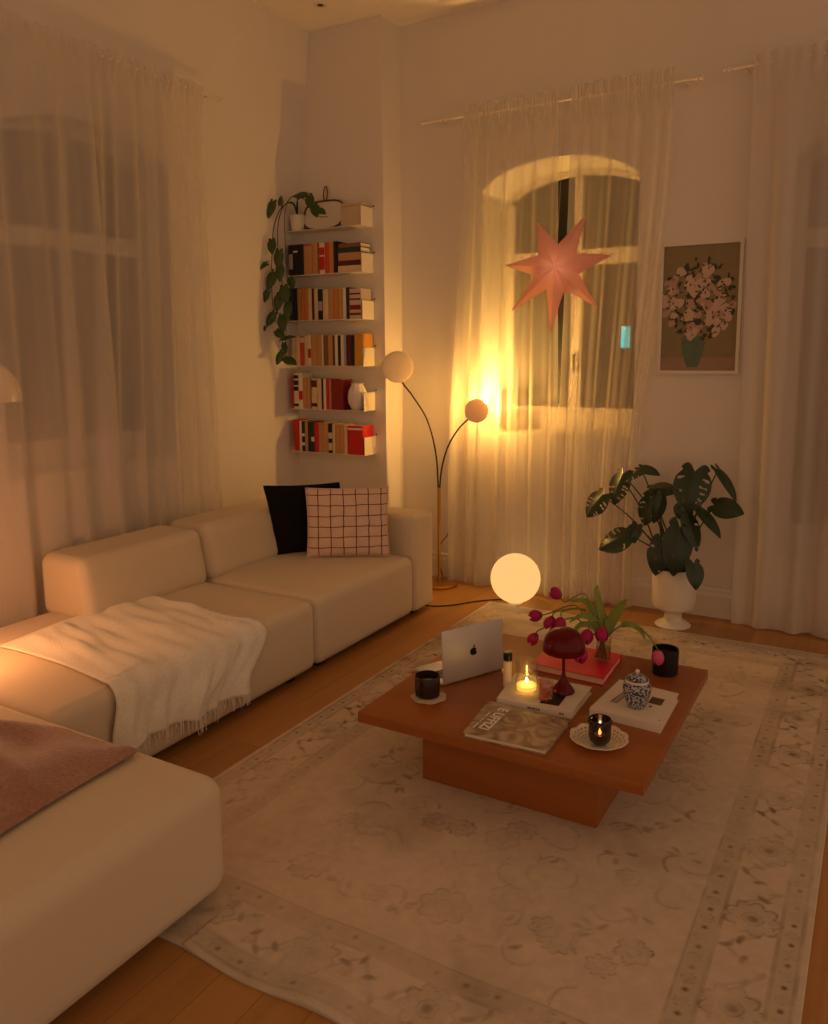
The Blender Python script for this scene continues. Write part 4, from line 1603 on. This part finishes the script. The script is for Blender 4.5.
LEAVES = [
    # centre x, y, z, tip, normal, length, width, splits
    ((-1.452, 4.66, .690), (-.55, -.25, -.75), (-.3, -.85, .35), .150, .155, 5),
    ((-1.325, 4.68, .800), (-.25, -.3, -.9), (-.35, -.9, .3), .170, .150, 5),
    ((-1.262, 4.70, .868), (.75, -.2, .35), (-.4, -.6, .7), .13, .09, 3),
    ((-1.163, 4.72, .905), (.85, -.35, -.15), (.0, -.55, .8), .125, .075, 0),
    ((-1.085, 4.72, .800), (.75, -.25, .10), (.1, -.62, .75), .165, .125, 0),
    ((-1.075, 4.66, .698), (-.10, -.25, -.95), (.75, -.6, .2), .150, .095, 0),
    ((-1.150, 4.67, .680), (-.20, -.2, -.95), (-.3, -.92, .2), .150, .145, 4),
    ((-.905, 4.64, .825), (-.10, -.3, -.92), (.05, -.93, .32), .215, .210, 5),
    ((-.728, 4.72, .865), (.62, -.2, -.72), (.55, -.35, .72), .190, .085, 0),
    ((-.722, 4.66, .730), (.90, -.35, -.10), (.15, -.88, .40), .155, .125, 0),
    ((-.800, 4.62, .668), (.68, -.4, -.55), (.50, -.45, .75), .190, .090, 0),
    ((-.955, 4.63, .700), (-.15, -.2, -.9), (.0, -.95, .25), .080, .085, 0),
    ((-.880, 4.60, .605), (.40, -.35, -.80), (.60, -.55, .5), .190, .120, 2),
    ((-.955, 4.565, .500), (-.05, -.3, -.95), (.1, -.92, .30), .250, .170, 0),
    ((-1.055, 4.58, .440), (-.10, -.3, -.95), (.1, -.92, .30), .180, .140, 2),
    ((-1.310, 4.60, .500), (-.85, -.25, -.42), (-.15, -.70, .68), .175, .180, 4),
    ((-1.215, 4.62, .545), (-.3, -.4, -.8), (.1, -.80, .60), .105, .095, 0),
    ((-.838, 4.52, .375), (.25, -.35, -.90), (.55, -.80, .2), .130, .105, 0),
]
for i, (c, tp, nm, L_, W_, sp) in enumerate(LEAVES):
    b = MB()
    root_ = leaf_mesh(b, c, tp, nm, L_ * 1.10, W_ * 1.22, sp, droop=.22 + .06 * (i % 3), seed=i)
    lf_ = b.build('leaf', M['monstera'], mo, angle=180)
    b = MB()
    f0 = Vector((mpx + .055 * sin(i * 2.1), mpy + .04 * cos(i * 1.7), .312))
    mid = f0.lerp(root_, .55) + Vector((.02 * sin(i), 0, .06 * (root_ - f0).length))
    b.tube([f0, mid, root_ - Vector(tp).normalized() * -.004], [.0055, .0035], 8, 8)
    b.build('leaf_stem', M['monstera_stem'], mo)

# ------------------------------------------------------------------ framed still life (a plain bouquet in a green vase)
fx0, fx1, fz0, fz1 = -1.192, -.738, 1.448, 2.197
pf = thing('framed_picture', 'framed print of pale flowers in a green vase, right of the arched window', 'picture', ((fx0 + fx1) / 2, 4.985, (fz0 + fz1) / 2))
b = MB()
w_ = .018
for a, c in (((fx0, fz0), (fx1, fz0 + w_)), ((fx0, fz1 - w_), (fx1, fz1)), ((fx0, fz0 + w_), (fx0 + w_, fz1 - w_)), ((fx1 - w_, fz0 + w_), (fx1, fz1 - w_))):
    b.box((a[0], 4.966, a[1]), (c[0], 4.9985, c[1]))
b.build('frame', M['frame_white'], pf, smooth=False)
ax0, ax1, az0, az1 = fx0 + w_, fx1 - w_, fz0 + w_, fz1 - w_
M['print_bg'] = mat('olive_print', (136, 122, 86), .6, noise=(14, .16))
M['print_table'] = mat('rose_print', (158, 128, 106), .6, noise=(20, .15))
M['print_vase'] = mat('green_print', (92, 112, 94), .6, noise=(24, .25))
M['print_flower'] = mat('pale_petal_print', (200, 172, 152), .6, noise=(70, .14))
M['print_flower2'] = mat('pink_petal_print', (184, 146, 130), .6, noise=(70, .18))
M['print_leaf'] = mat('dark_leaf_print', (62, 60, 48), .6, noise=(50, .3))
MB().box((ax0, 4.974, az0), (ax1, 4.998, az1)).build('print', M['print_bg'], pf, smooth=False)
yy = 4.9738


def flat(mb, cx, cz, rx, rz, n=14, rot=0, wob=0, seed=0, y=yy):
    r = random.Random(seed)
    p1, p2 = r.uniform(0, 6), r.uniform(0, 6)
    pts = []
    for k in range(n):
        t = 2 * pi * k / n
        rr = 1 + wob * (sin(3 * t + p1) + .6 * sin(5 * t + p2))
        x, z = rx * rr * cos(t), rz * rr * sin(t)
        pts.append((min(ax1 - .001, max(ax0 + .001, cx + x * cos(rot) - z * sin(rot))), y, min(az1 - .001, max(az0 + .001, cz + x * sin(rot) + z * cos(rot)))))
    mb.add(pts, [tuple(range(n - 1, -1, -1))])


MB().box((ax0, 4.9734, az0), (ax1, 4.9739, az0 + .075)).build('painted_tabletop', M['print_table'], pf, smooth=False)
b = MB()
vc = (fx0 + fx1) / 2 - .028
prf = [(.030, .02), (.046, .06), (.060, .12), (.066, .16), (.058, .19), (.048, .20)]
b.add([(vc - r, 4.9728, az0 + h) for r, h in prf] + [(vc + r, 4.9728, az0 + h) for r, h in reversed(prf)], [tuple(range(12))])
b.build('painted_vase', M['print_vase'], pf, smooth=False)
r2 = random.Random(17)
bl_, bf, bf2 = MB(), MB(), MB()
bcx, bcz = (ax0 + ax1) / 2 - .005, az0 + .40
for k in range(120):
    a, q = r2.uniform(0, 2 * pi), math.sqrt(r2.random())
    flat(bl_, bcx + .205 * q * cos(a), bcz + .235 * q * sin(a), r2.uniform(.010, .026), r2.uniform(.006, .012), 10, r2.uniform(0, 3), .12, k, 4.9724 - .000002 * k)
for k in range(78):
    a, q = r2.uniform(0, 2 * pi), math.sqrt(r2.random())
    mbx = bf if k % 3 else bf2
    flat(mbx, bcx + .198 * q * cos(a), bcz + .222 * q * sin(a), r2.uniform(.016, .033), r2.uniform(.014, .028), 14, r2.uniform(0, 3), .10, 200 + k, 4.9720 - .000003 * k)
for k in range(90):
    a, q = r2.uniform(0, 2 * pi), math.sqrt(r2.random())
    flat(bl_, bcx + .195 * q * cos(a), bcz + .215 * q * sin(a), r2.uniform(.006, .014), r2.uniform(.003, .006), 8, r2.uniform(0, 3), .12, 400 + k, 4.9716 - .000002 * k)
bl_.build('painted_leaves', M['print_leaf'], pf, smooth=False)
bf.build('painted_blossoms', M['print_flower'], pf, smooth=False)
bf2.build('painted_blossoms', M['print_flower2'], pf, smooth=False)

# ------------------------------------------------------------------ paper star
sc_ = Vector((-1.752, 4.760, 2.075))
stt = thing('paper_star', 'seven pointed pink paper star hanging before the arched window', 'star', sc_)
ang = [(60.5, .365), (11, .350), (-44, .365), (-95, .400), (-138, .395), (175, .335), (114, .315)]
fx_ = Vector((.985, .17, 0))                      # the star turns a little towards the sofa
fz_ = Vector((0, 0, 1))
fy_ = Vector((.17, -.985, 0))
b = MB()
n = len(ang)
tips = [sc_ + (fx_ * cos(math.radians(a)) + fz_ * sin(math.radians(a))) * r * .93 for a, r in ang]
vals = []
for i in range(n):
    a0, a1 = ang[i][0], ang[(i + 1) % n][0]
    while a1 > a0:
        a1 -= 360
    am = math.radians((a0 + a1) / 2)
    vals.append(sc_ + (fx_ * cos(am) + fz_ * sin(am)) * .135)
for sg in (1, -1):
    ap = sc_ + fy_ * (.075 * sg)
    vs = [ap] + tips + vals
    fs = []
    for i in range(n):
        fs.append((0, 1 + i, 1 + n + i))
        fs.append((0, 1 + n + (i - 1) % n, 1 + i))
    b.add(vs, fs)
b.build('paper_body', M['paperstar'], stt, smooth=False)
e = MB()
for i in range(n):
    for v in (vals[i], vals[(i - 1) % n]):
        e.tube([tips[i], v], .0022, 5)
e.build('folded_edge', M['paperstar'], stt)
MB().sphere(sc_, .022, 18, 10).build('bulb', M['star_bulb'], stt)
top_ = sc_ + fz_ * .13 + fx_ * .0
MB().tube([top_, top_.lerp(Vector((-1.752, 4.86, 3.06)), .5), Vector((-1.752, 4.872, 3.062))], .0015, 6).build('hanging_cord', M['cord_light'], stt)

# ------------------------------------------------------------------ wall shelves and books
SHX0, SHX1 = -3.672, -3.058
ZS = [2.412, 2.112, 1.803, 1.490, 1.188, .884]
PH = .125
YF, YW = 4.628, 4.7675
names = ['topmost white metal wall shelf, holding the trailing plant and rattan rimmed tray', 'second white wall shelf from the top, black books at its left end', 'third white wall shelf from the top, beside the hanging vine', 'fourth white wall shelf from the top, yellow book at its end', 'fifth white wall shelf from the top, with the round white vase', 'lowest white wall shelf, with red books at both ends']
proto = None
for i, z in enumerate(ZS):
    x0 = SHX0 if i else -3.680
    t = thing('wall_shelf', names[i], 'shelf', (x0, YW, z), 'white wall shelves')
    MB().box((x0, YF, z), (SHX1, YW, z + .004)).build('plate', M['shelf'], t, smooth=False)
    MB().box((SHX1, YF, z), (SHX1 + .004, YW, z + PH)).build('end_plate', M['shelf'], t, smooth=False)
    MB().box((x0 + .05, YW - .003, z + .0045), (SHX1 - .002, YW, z + .03)).build('wall_flange', M['shelf'], t, smooth=False)
    MB().lathe([(.0001, 0), (.006, 0), (.005, -.003), (.0001, -.004)], (SHX1 + .012, YW, z + PH + .012), (0, 1, 0), 12, close=False).build('screw', M['dark_metal'], t)

BC = dict(black=(26, 24, 26), tan=(190, 142, 90), orange=(200, 128, 64), cream=(214, 190, 150), white=(224, 212, 190), redorange=(198, 74, 36), red=(196, 28, 26),
          darkred=(132, 22, 22), teal=(34, 52, 50), navy=(36, 34, 44), brown=(126, 84, 50), maroon=(84, 30, 34), lilac=(172, 154, 160), pink=(190, 112, 100), green=(36, 56, 42), yellow=(212, 150, 52), photo=(198, 182, 164))
for k, c in BC.items():
    M['bk_' + k] = mat('book_' + k, c, .55, noise=(16, .10))
words = dict(black='black', tan='tan', orange='ochre orange', cream='cream', white='white', redorange='red orange', red='bright red', darkred='dark red', teal='dark teal', navy='navy', brown='brown', maroon='maroon', lilac='pale lilac', pink='dusty pink', green='dark green', yellow='mustard yellow', photo='pale')
ordn = ['', 'first', 'second', 'third', 'fourth', 'fifth', 'sixth', 'seventh', 'eighth', 'ninth', 'tenth', 'eleventh', 'twelfth', 'thirteenth', 'fourteenth', 'fifteenth', 'sixteenth', 'seventeenth', 'eighteenth', 'nineteenth', 'twentieth']
shelfname = ['top', 'second', 'third', 'fourth', 'fifth', 'lowest']


def book(label, x0, x1, z0, h, col, depth, lean_=0, band=None, group=None, mark=None):
    """upright book, spine to the room"""
    y0, y1 = YF + .002, YF + .002 + depth
    w = x1 - x0
    root = thing('book', label, 'book', (x0, y0, z0), group)
    ct = min(.0022, w * .18)
    piv = Vector((x1, 0, z0))
    R_ = Matrix.Translation(piv) @ Matrix.Rotation(lean_, 4, 'Y') @ Matrix.Translation(-piv)
    c = MB()
    c.box((x0, y0, z0), (x0 + ct, y1, z0 + h), R_)
    c.box((x1 - ct, y0, z0), (x1, y1, z0 + h), R_)
    # a gently rounded spine
    N = 6
    vs = []
    for zz in (z0, z0 + h):
        for k in range(N + 1):
            t = pi * k / N
            vs.append(R_ @ Vector(((x0 + x1) / 2 - w / 2 * cos(t), y0 - .003 * sin(t), zz)))
        for k in (1, 0):
            vs.append(R_ @ Vector((x0 + w * k, y0 + ct, zz)))
    k = N + 3
    c.add(vs, [(i, (i + 1) % k, k + (i + 1) % k, k + i) for i in range(k)] + [tuple(range(k - 1, -1, -1)), tuple(range(k, 2 * k))])
    c.build('cover', M['bk_' + col], root)
    MB().box((x0 + ct + .0001, y0 + ct + .0001, z0 + .003), (x1 - ct - .0001, y1 - .003, z0 + h - .003), R_).build('page_block', M['pages'], root, smooth=False)
    if band:
        for (f0, f1) in band[1]:
            bb = MB()
            vs = []
            for zz in (z0 + h * f0, z0 + h * f1):
                for j in range(N + 1):
                    t = pi * (.12 + .76 * j / N)
                    vs.append(R_ @ Vector(((x0 + x1) / 2 - w / 2 * cos(t), y0 - .003 * sin(t) - .0006, zz)))
            bb.add(vs, [(j, j + 1, N + 2 + j, N + 1 + j) for j in range(N)])
            bb.build('spine_print', M['bk_' + band[0]], root)
    return root


def row(shelf, items, x_start, x_end=None):
    """items: (pixel-free) width share, height, colour, kwargs"""
    z0 = ZS[shelf] + .0046
    x = x_start
    tot = sum(it[0] for it in items)
    k = (x_end - x_start) / tot if x_end else 1
    for i, it in enumerate(items):
        w, h, col = it[:3]
        kw = it[3] if len(it) > 3 else {}
        w *= k
        n_ = kw.get('note', '')
        lab = f"{words[col]} book{(' ' + n_) if n_ else ''}, {ordn[i + 1]} from the left on {shelfname[shelf]} wall shelf"
        book(lab, x + .0004, x + w - .0004, z0, h, col, kw.get('d', .105 + .022 * ((i * 37) % 10) / 10), kw.get('lean', 0), kw.get('band'), 'books on the ' + shelfname[shelf] + ' shelf')
        x += w
    return x


WB = lambda c, *r: {'band': (c, r)}
row(1, [(5, .205, 'black', WB('lilac', (.2, .7))), (5.5, .205, 'black', WB('white', (.75, .8))), (6, .205, 'black'), (9, .204, 'tan', {'band': ('redorange', ((.93, 1),)), 'note': 'with red top'}), (6, .204, 'tan'), (1.5, .205, 'brown'),
        (6, .203, 'white', {'band': ('red', ((.12, .55), (.6, .85))), 'note': 'with red lettering'}), (4, .203, 'redorange'), (5, .2, 'orange'), (3.2, .206, 'black')], -3.664, -3.255)
row(2, [(4, .225, 'teal'), (4.5, .222, 'black'), (3.5, .218, 'tan'), (4, .216, 'orange'), (4, .216, 'orange'), (4, .216, 'cream'), (2.4, .214, 'maroon'), (4, .212, 'cream'), (5, .206, 'black', WB('lilac', (.3, .6))), (6, .202, 'cream'),
        (5, .205, 'tan'), (4.5, .206, 'orange'), (5, .206, 'tan'), (3.5, .208, 'white'), (3, .208, 'navy'), (12, .198, 'photo', {'d': .12, 'note': 'with red blotches', 'band': ('darkred', ((.12, .2), (.3, .46), (.62, .68), (.8, .86)))})], -3.666, -3.064)
row(3, [(4.5, .208, 'cream'), (5.5, .204, 'cream'), (5, .200, 'redorange', WB('cream', (.8, .97))), (4, .205, 'cream'), (3.5, .213, 'white', {'band': ('red', ((.25, .55),)), 'note': 'with red spine print'}), (6, .214, 'tan'), (6, .214, 'tan'), (2, .212, 'white'),
        (5, .208, 'brown'), (5.5, .208, 'tan'), (2, .207, 'maroon'), (3.6, .21, 'white'), (3, .205, 'black'), (3.4, .208, 'white'), (2.6, .207, 'lilac'), (5.5, .206, 'maroon'), (3, .205, 'black')], -3.660, -3.128)
book('mustard yellow book rising above the end plate of the fourth wall shelf', -3.126, -3.062, ZS[3] + .0046, .215, 'yellow', .13, 0, None, 'books on the fourth shelf')
row(4, [(2.5, .224, 'red'), (6, .25, 'white', {'band': ('black', ((.5, .62), (.66, .8), (.84, .94), (.06, .14))), 'note': 'with black lettering'}), (5, .25, 'white', {'band': ('red', ((.25, .5),)), 'note': 'with small red print'}),
        (4.5, .214, 'tan'), (4.5, .212, 'tan'), (1.2, .21, 'brown'), (7, .212, 'cream', {'band': ('maroon', ((.08, .2), (.72, .95))), 'note': 'with dark marks'}), (5, .212, 'cream'), (2, .214, 'black'), (3.4, .212, 'white'), (3, .21, 'red'), (3, .21, 'pink'),
        (13.5, .21, 'darkred', {'note': 'beside the vase'})], -3.668, -3.225)
row(5, [(5.4, .225, 'red', {'lean': -.03}), (2.6, .215, 'white'), (3.4, .214, 'black', WB('white', (.2, .3), (.5, .6))), (3.2, .212, 'tan'), (3.4, .212, 'navy'), (3.6, .214, 'teal', WB('white', (.35, .5))), (4.6, .208, 'red'), (4, .206, 'tan'), (6, .212, 'tan'),
        (4.2, .205, 'black', WB('cream', (.1, .35), (.5, .7))), (3, .205, 'cream'), (4.6, .203, 'tan'), (4.6, .203, 'tan'), (3.2, .2, 'cream'), (16, .198, 'red', {'note': 'by the end plate', 'band': ('white', ((.86, .93),)), 'd': .125})], -3.655, -3.066)


# stack lying on the second shelf
def lying(label, z0, th, col, x0, x1, depth):
    root = thing('book', label, 'book', (x0, YF + .002, z0), 'books lying on the second shelf')
    ct = min(.002, th * .2)
    y0, y1 = YF + .002, YF + .002 + depth
    c = MB()
    c.box((x0, y0, z0), (x1, y1, z0 + ct))
    c.box((x0, y0, z0 + th - ct), (x1, y1, z0 + th))
    c.box((x0, y0, z0 + ct), (x1, y0 + ct, z0 + th - ct))
    c.build('cover', M['bk_' + col], root, smooth=False)
    MB().box((x0 + .003, y0 + ct + .0001, z0 + ct + .0001), (x1 - .003, y1 - .003, z0 + th - ct - .0001)).build('page_block', M['pages'], root, smooth=False)


z = ZS[1] + .0046
for th, col, l in ((.042, 'cream', 'cream book, lowest in the lying stack on the second wall shelf'), (.034, 'maroon', 'maroon book lying second from the bottom of the second shelf stack'), (.050, 'tan', 'tan book lying in the middle of the second shelf stack'),
                   (.034, 'green', 'dark green book lying under the top one of the second shelf stack'), (.026, 'brown', 'brown book lying on top of the second shelf stack')):
    lying(l, z, th - .0006, col, -3.252 + .004 * (th * 100 % 3), -3.063, .12)
    z += th

# round white vase on the fifth shelf
t = thing('round_vase', 'round white shell shaped vase at the right of the fifth wall shelf', 'vase', (-3.148, 4.69, ZS[4] + .005))
MB().lathe([(.0001, 0), (.034, 0), (.046, .012), (.064, .05), (.069, .09), (.062, .13), (.046, .16), (.040, .172), (.044, .182), (.041, .183), (.036, .172), (.042, .155), (.0001, .10)], (-3.148, 4.690, ZS[4] + .0048), n=60, close=False, rf=lambda t_, h: 1 + .035 * cos(9 * t_)).build('vessel', M['ceramic'], t)

# top shelf: plant pot, little mirror, cream box
zt = ZS[0] + .0048
pp = thing('trailing_plant', 'trailing vine plant in a white pot on the top wall shelf', 'plant', (-3.622, 4.675, zt))
MB().lathe([(.0001, 0), (.040, 0), (.044, .004), (.056, .105), (.056, .110), (.051, .108), (.048, .09), (.0001, .088)], (-3.622, 4.690, zt), n=40, close=False).build('pot', M['ceramic'], pp)
MB().lathe([(.0001, .092), (.0485, .091)], (-3.622, 4.690, zt), n=30, close=False).build('soil', M['soil'], pp)
top_p = Vector((-3.622, 4.690, zt + .09))
VINES = [
    [top_p, (-3.60, 4.62, 2.60), (-3.640, 4.54, 2.56), (-3.655, 4.47, 2.42), (-3.655, 4.44, 2.22), (-3.665, 4.44, 2.02), (-3.655, 4.44, 1.86), (-3.640, 4.45, 1.78)],
    [top_p, (-3.585, 4.60, 2.585), (-3.610, 4.53, 2.57), (-3.625, 4.48, 2.44), (-3.615, 4.46, 2.25), (-3.590, 4.46, 2.06), (-3.575, 4.46, 1.90), (-3.570, 4.46, 1.72), (-3.580, 4.46, 1.56), (-3.56, 4.45, 1.525)],
    [top_p, (-3.57, 4.62, 2.60), (-3.51, 4.60, 2.62), (-3.45, 4.59, 2.57), (-3.42, 4.59, 2.525), (-3.36, 4.59, 2.485), (-3.29, 4.59, 2.478)],
    [top_p, (-3.57, 4.62, 2.64), (-3.60, 4.56, 2.60), (-3.60, 4.52, 2.49), (-3.585, 4.50, 2.33), (-3.575, 4.49, 2.18)],
]
for vv in VINES:
    MB().tube([Vector(p) for p in vv], [.0038, .0022], 7, 8).build('vine', M['vine'], pp)
PL = [
    ((-3.655, 4.44, 2.545), (-.2, -.3, -.9), (.35, -.85, .4), .115, .080), ((-3.600, 4.48, 2.590), (.3, -.2, .9), (.4, -.85, .3), .060, .050),
    ((-3.715, 4.40, 2.432), (.25, -.2, -.9), (.85, -.5, .1), .085, .050), ((-3.640, 4.42, 2.300), (.2, -.3, -.9), (.3, -.85, .4), .10, .080),
    ((-3.590, 4.43, 2.215), (.1, -.3, -.95), (.5, -.8, .3), .125, .085), ((-3.705, 4.38, 2.170), (-.85, -.3, -.3), (.2, -.75, .6), .105, .075),
    ((-3.640, 4.40, 2.075), (-.3, -.3, -.9), (.3, -.85, .4), .125, .095), ((-3.575, 4.42, 2.125), (.2, -.3, -.9), (.5, -.8, .3), .120, .075),
    ((-3.540, 4.42, 1.985), (.35, -.3, -.85), (.4, -.85, .3), .120, .095), ((-3.690, 4.40, 1.965), (-.4, -.2, -.85), (.6, -.7, .3), .090, .065),
    ((-3.600, 4.42, 1.930), (-.1, -.3, -.95), (.3, -.85, .4), .115, .090), ((-3.525, 4.43, 1.870), (.1, -.3, -.95), (.6, -.75, .2), .110, .075),
    ((-3.660, 4.41, 1.820), (-.5, -.3, -.8), (.3, -.85, .4), .110, .085), ((-3.570, 4.42, 1.790), (.2, -.3, -.9), (.3, -.9, .3), .120, .090),
    ((-3.715, 4.39, 1.742), (-.7, -.2, -.65), (.6, -.7, .3), .060, .040), ((-3.590, 4.41, 1.720), (.75, -.3, -.35), (.2, -.85, .5), .105, .080),
    ((-3.545, 4.43, 1.690), (.85, -.25, .15), (.1, -.75, .6), .150, .050), ((-3.560, 4.43, 1.620), (.3, -.3, -.85), (.7, -.65, .2), .080, .055),
    ((-3.610, 4.43, 1.555), (-.3, -.3, -.85), (.4, -.85, .3), .095, .070), ((-3.520, 4.42, 1.540), (.88, -.3, -.2), (.1, -.70, .7), .135, .085),
    ((-3.500, 4.57, 2.640), (-.85, -.25, .05), (.15, -.75, .6), .105, .080), ((-3.420, 4.56, 2.590), (.3, -.3, -.85), (.1, -.85, .5), .100, .085),
    ((-3.375, 4.56, 2.530), (.4, -.3, -.8), (.3, -.85, .4), .095, .085), ((-3.335, 4.57, 2.520), (.85, -.2, -.4), (.1, -.85, .5), .080, .060),
    ((-3.545, 4.50, 2.060), (.5, -.3, -.8), (.4, -.85, .4), .090, .070),
]
for i, (c, tp, nm, L_, W_) in enumerate(PL):
    b = MB()
    leaf_mesh(b, c, tp, nm, L_, W_, 0, droop=.3, cup=.2, heart=.18, seed=i)
    b.build('leaf', M['pothos'], pp, angle=180)

mr_ = thing('rattan_tray', 'cream tray with brown rattan rim and hanging loop on the top wall shelf', 'tray', (-3.425, 4.70, zt))
mc = Vector((-3.422, 4.722, zt + .102))
up_ = Vector((0, .22, 1)).normalized()
rx_ = Vector((1, 0, 0))
nfm = rx_.cross(up_)
ring = []
for k in range(48):
    t = 2 * pi * k / 48
    ex = 2 / 3.2
    ring.append(mc + rx_ * (.165 * math.copysign(abs(cos(t)) ** ex, cos(t))) + up_ * (.098 * math.copysign(abs(sin(t)) ** ex, sin(t))))
MB().tube(ring + [ring[0]], .0062, 8).build('rim', M['rattan'], mr_)
b = MB()
fr0 = [p + nfm * .002 for p in ring]
b.add([mc + (p - mc) * .975 - nfm * .002 for p in ring], [tuple(range(48))])
b.build('tray_face', M['ceramic'], mr_, smooth=False)
hp = mc + up_ * .102
MB().tube([hp + V(-.010, .0, 0), hp + V(-.016, .004, .045), hp + V(-.009, .008, .085), hp + V(.0, .010, .092), hp + V(.009, .008, .085), hp + V(.016, .004, .045), hp + V(.010, 0, 0)], .004, 8, 6).build('hanging_loop', M['rattan'], mr_)
t = thing('storage_box', 'cream fabric box beside the end plate of the top wall shelf', 'box', (-3.155, 4.70, zt))
MB().rbox((-3.232, 4.650, zt), (-3.066, 4.755, zt + .125), .004, 2).build('body', M['doily'], t)
MB().rbox((-3.234, 4.648, zt + .1255), (-3.064, 4.757, zt + .148), .004, 2).build('lid', M['doily'], t)

# ------------------------------------------------------------------ domed floor lamp at the left
dl = thing('arc_lamp', 'floor lamp with a glossy white dome at the left edge', 'lamp', (-3.25, .02, 0))
dc = Vector((-2.855, 1.72, 1.44))
pr_ = [(max(.0001, .205 * cos(a)), .17 * sin(a)) for a in [pi / 2 * k / 16 for k in range(17)]]
inn = [(max(.0001, r - .004), max(0, h - .004)) for r, h in reversed(pr_)]
MB().lathe([(.205, -.012)] + pr_ + inn + [(.201, -.012), (.205, -.012)], dc, n=56, close=False).build('dome', M['opal'], dl)
M['bulb_left'] = glow('warm_bulb_left', (255, 166, 104), 30)
MB().sphere(dc + V(0, 0, .035), .035, 20, 12).build('bulb', M['bulb_left'], dl)
MB().tube([dc + V(0, 0, .071), dc + V(0, 0, .20)], .018, 14).build('lamp_holder', M['brass'], dl)
MB().lathe([(.0001, 0), (.15, 0), (.15, .02), (.03, .028), (.0001, .03)], (-3.25, .02, e_), n=40, close=False).build('base', M['brass'], dl)
MB().tube([(-3.25, .02, .03), (-3.25, .02, 1.2), (-3.22, .12, 1.6), (-3.12, .6, 1.86), (-3.0, 1.2, 1.90), (-2.88, 1.65, 1.76), dc + V(0, 0, .20)], .011, 12, 8).build('arm', M['brass'], dl)

# globe lamp added out of view to light the sofa corner
sp = Vector((-3.03, 1.735, SZ + .014))
pl = thing('sofa_fill_lamp', 'added globe lamp on the sofa corner, unseen past the left edge', 'lamp', sp)
MB().lathe([(.0001, 0), (.046, 0), (.048, .003), (.046, .010), (.014, .016), (.007, .024), (.007, .150), (.016, .156), (.0001, .157)], sp, n=40, close=False).build('base', M['brass'], pl)
MB().sphere(sp + V(0, 0, .210), .054, 36, 20).build('globe', glow('sofa_fill_glow', (255, 166, 100), 62), pl)

# ------------------------------------------------------------------ light of the rest of the room
W = bpy.data.worlds.new('room_light')
S.world = W
W.use_nodes = True
bg = W.node_tree.nodes['Background']
bg.inputs[0].default_value = (1.0, .615, .372, 1)
bg.inputs[1].default_value = .51

# ------------------------------------------------------------------ camera
Pt, Rl, Yw = math.radians(8.167), math.radians(-.4537), math.radians(29.97)
f0 = Vector((-sin(Yw), cos(Yw), 0))
r0 = Vector((cos(Yw), sin(Yw), 0))
u0 = Vector((0, 0, 1))
fw = f0 * cos(Pt) - u0 * sin(Pt)
up = u0 * cos(Pt) + f0 * sin(Pt)
rt = r0 * cos(Rl) + up * sin(Rl)
upv = -r0 * sin(Rl) + up * cos(Rl)
cam = bpy.data.cameras.new('camera')
co = bpy.data.objects.new('camera', cam)
COL.objects.link(co)
mtx = Matrix((rt, upv, -fw)).transposed().to_4x4()
mtx.translation = (0, 0, 1.6)
co.matrix_world = mtx
cam.sensor_fit = 'HORIZONTAL'
cam.sensor_width = 36
cam.lens = 36 * 818.717 / 828
cam.shift_y = -(512 - 467.096) / 828
cam.clip_start = .02
S.camera = co

# ------------------------------------------------------------------ render look
S.view_settings.view_transform = 'Standard'
S.view_settings.look = 'None'
S.view_settings.gamma = 1
S.view_settings.exposure = 0
S.view_settings.use_curve_mapping = False
S.cycles.use_denoising = True
S.cycles.max_bounces = 10
S.cycles.transparent_max_bounces = 24
S.cycles.caustics_reflective = False
S.cycles.caustics_refractive = False
S.cycles.sample_clamp_indirect = 25
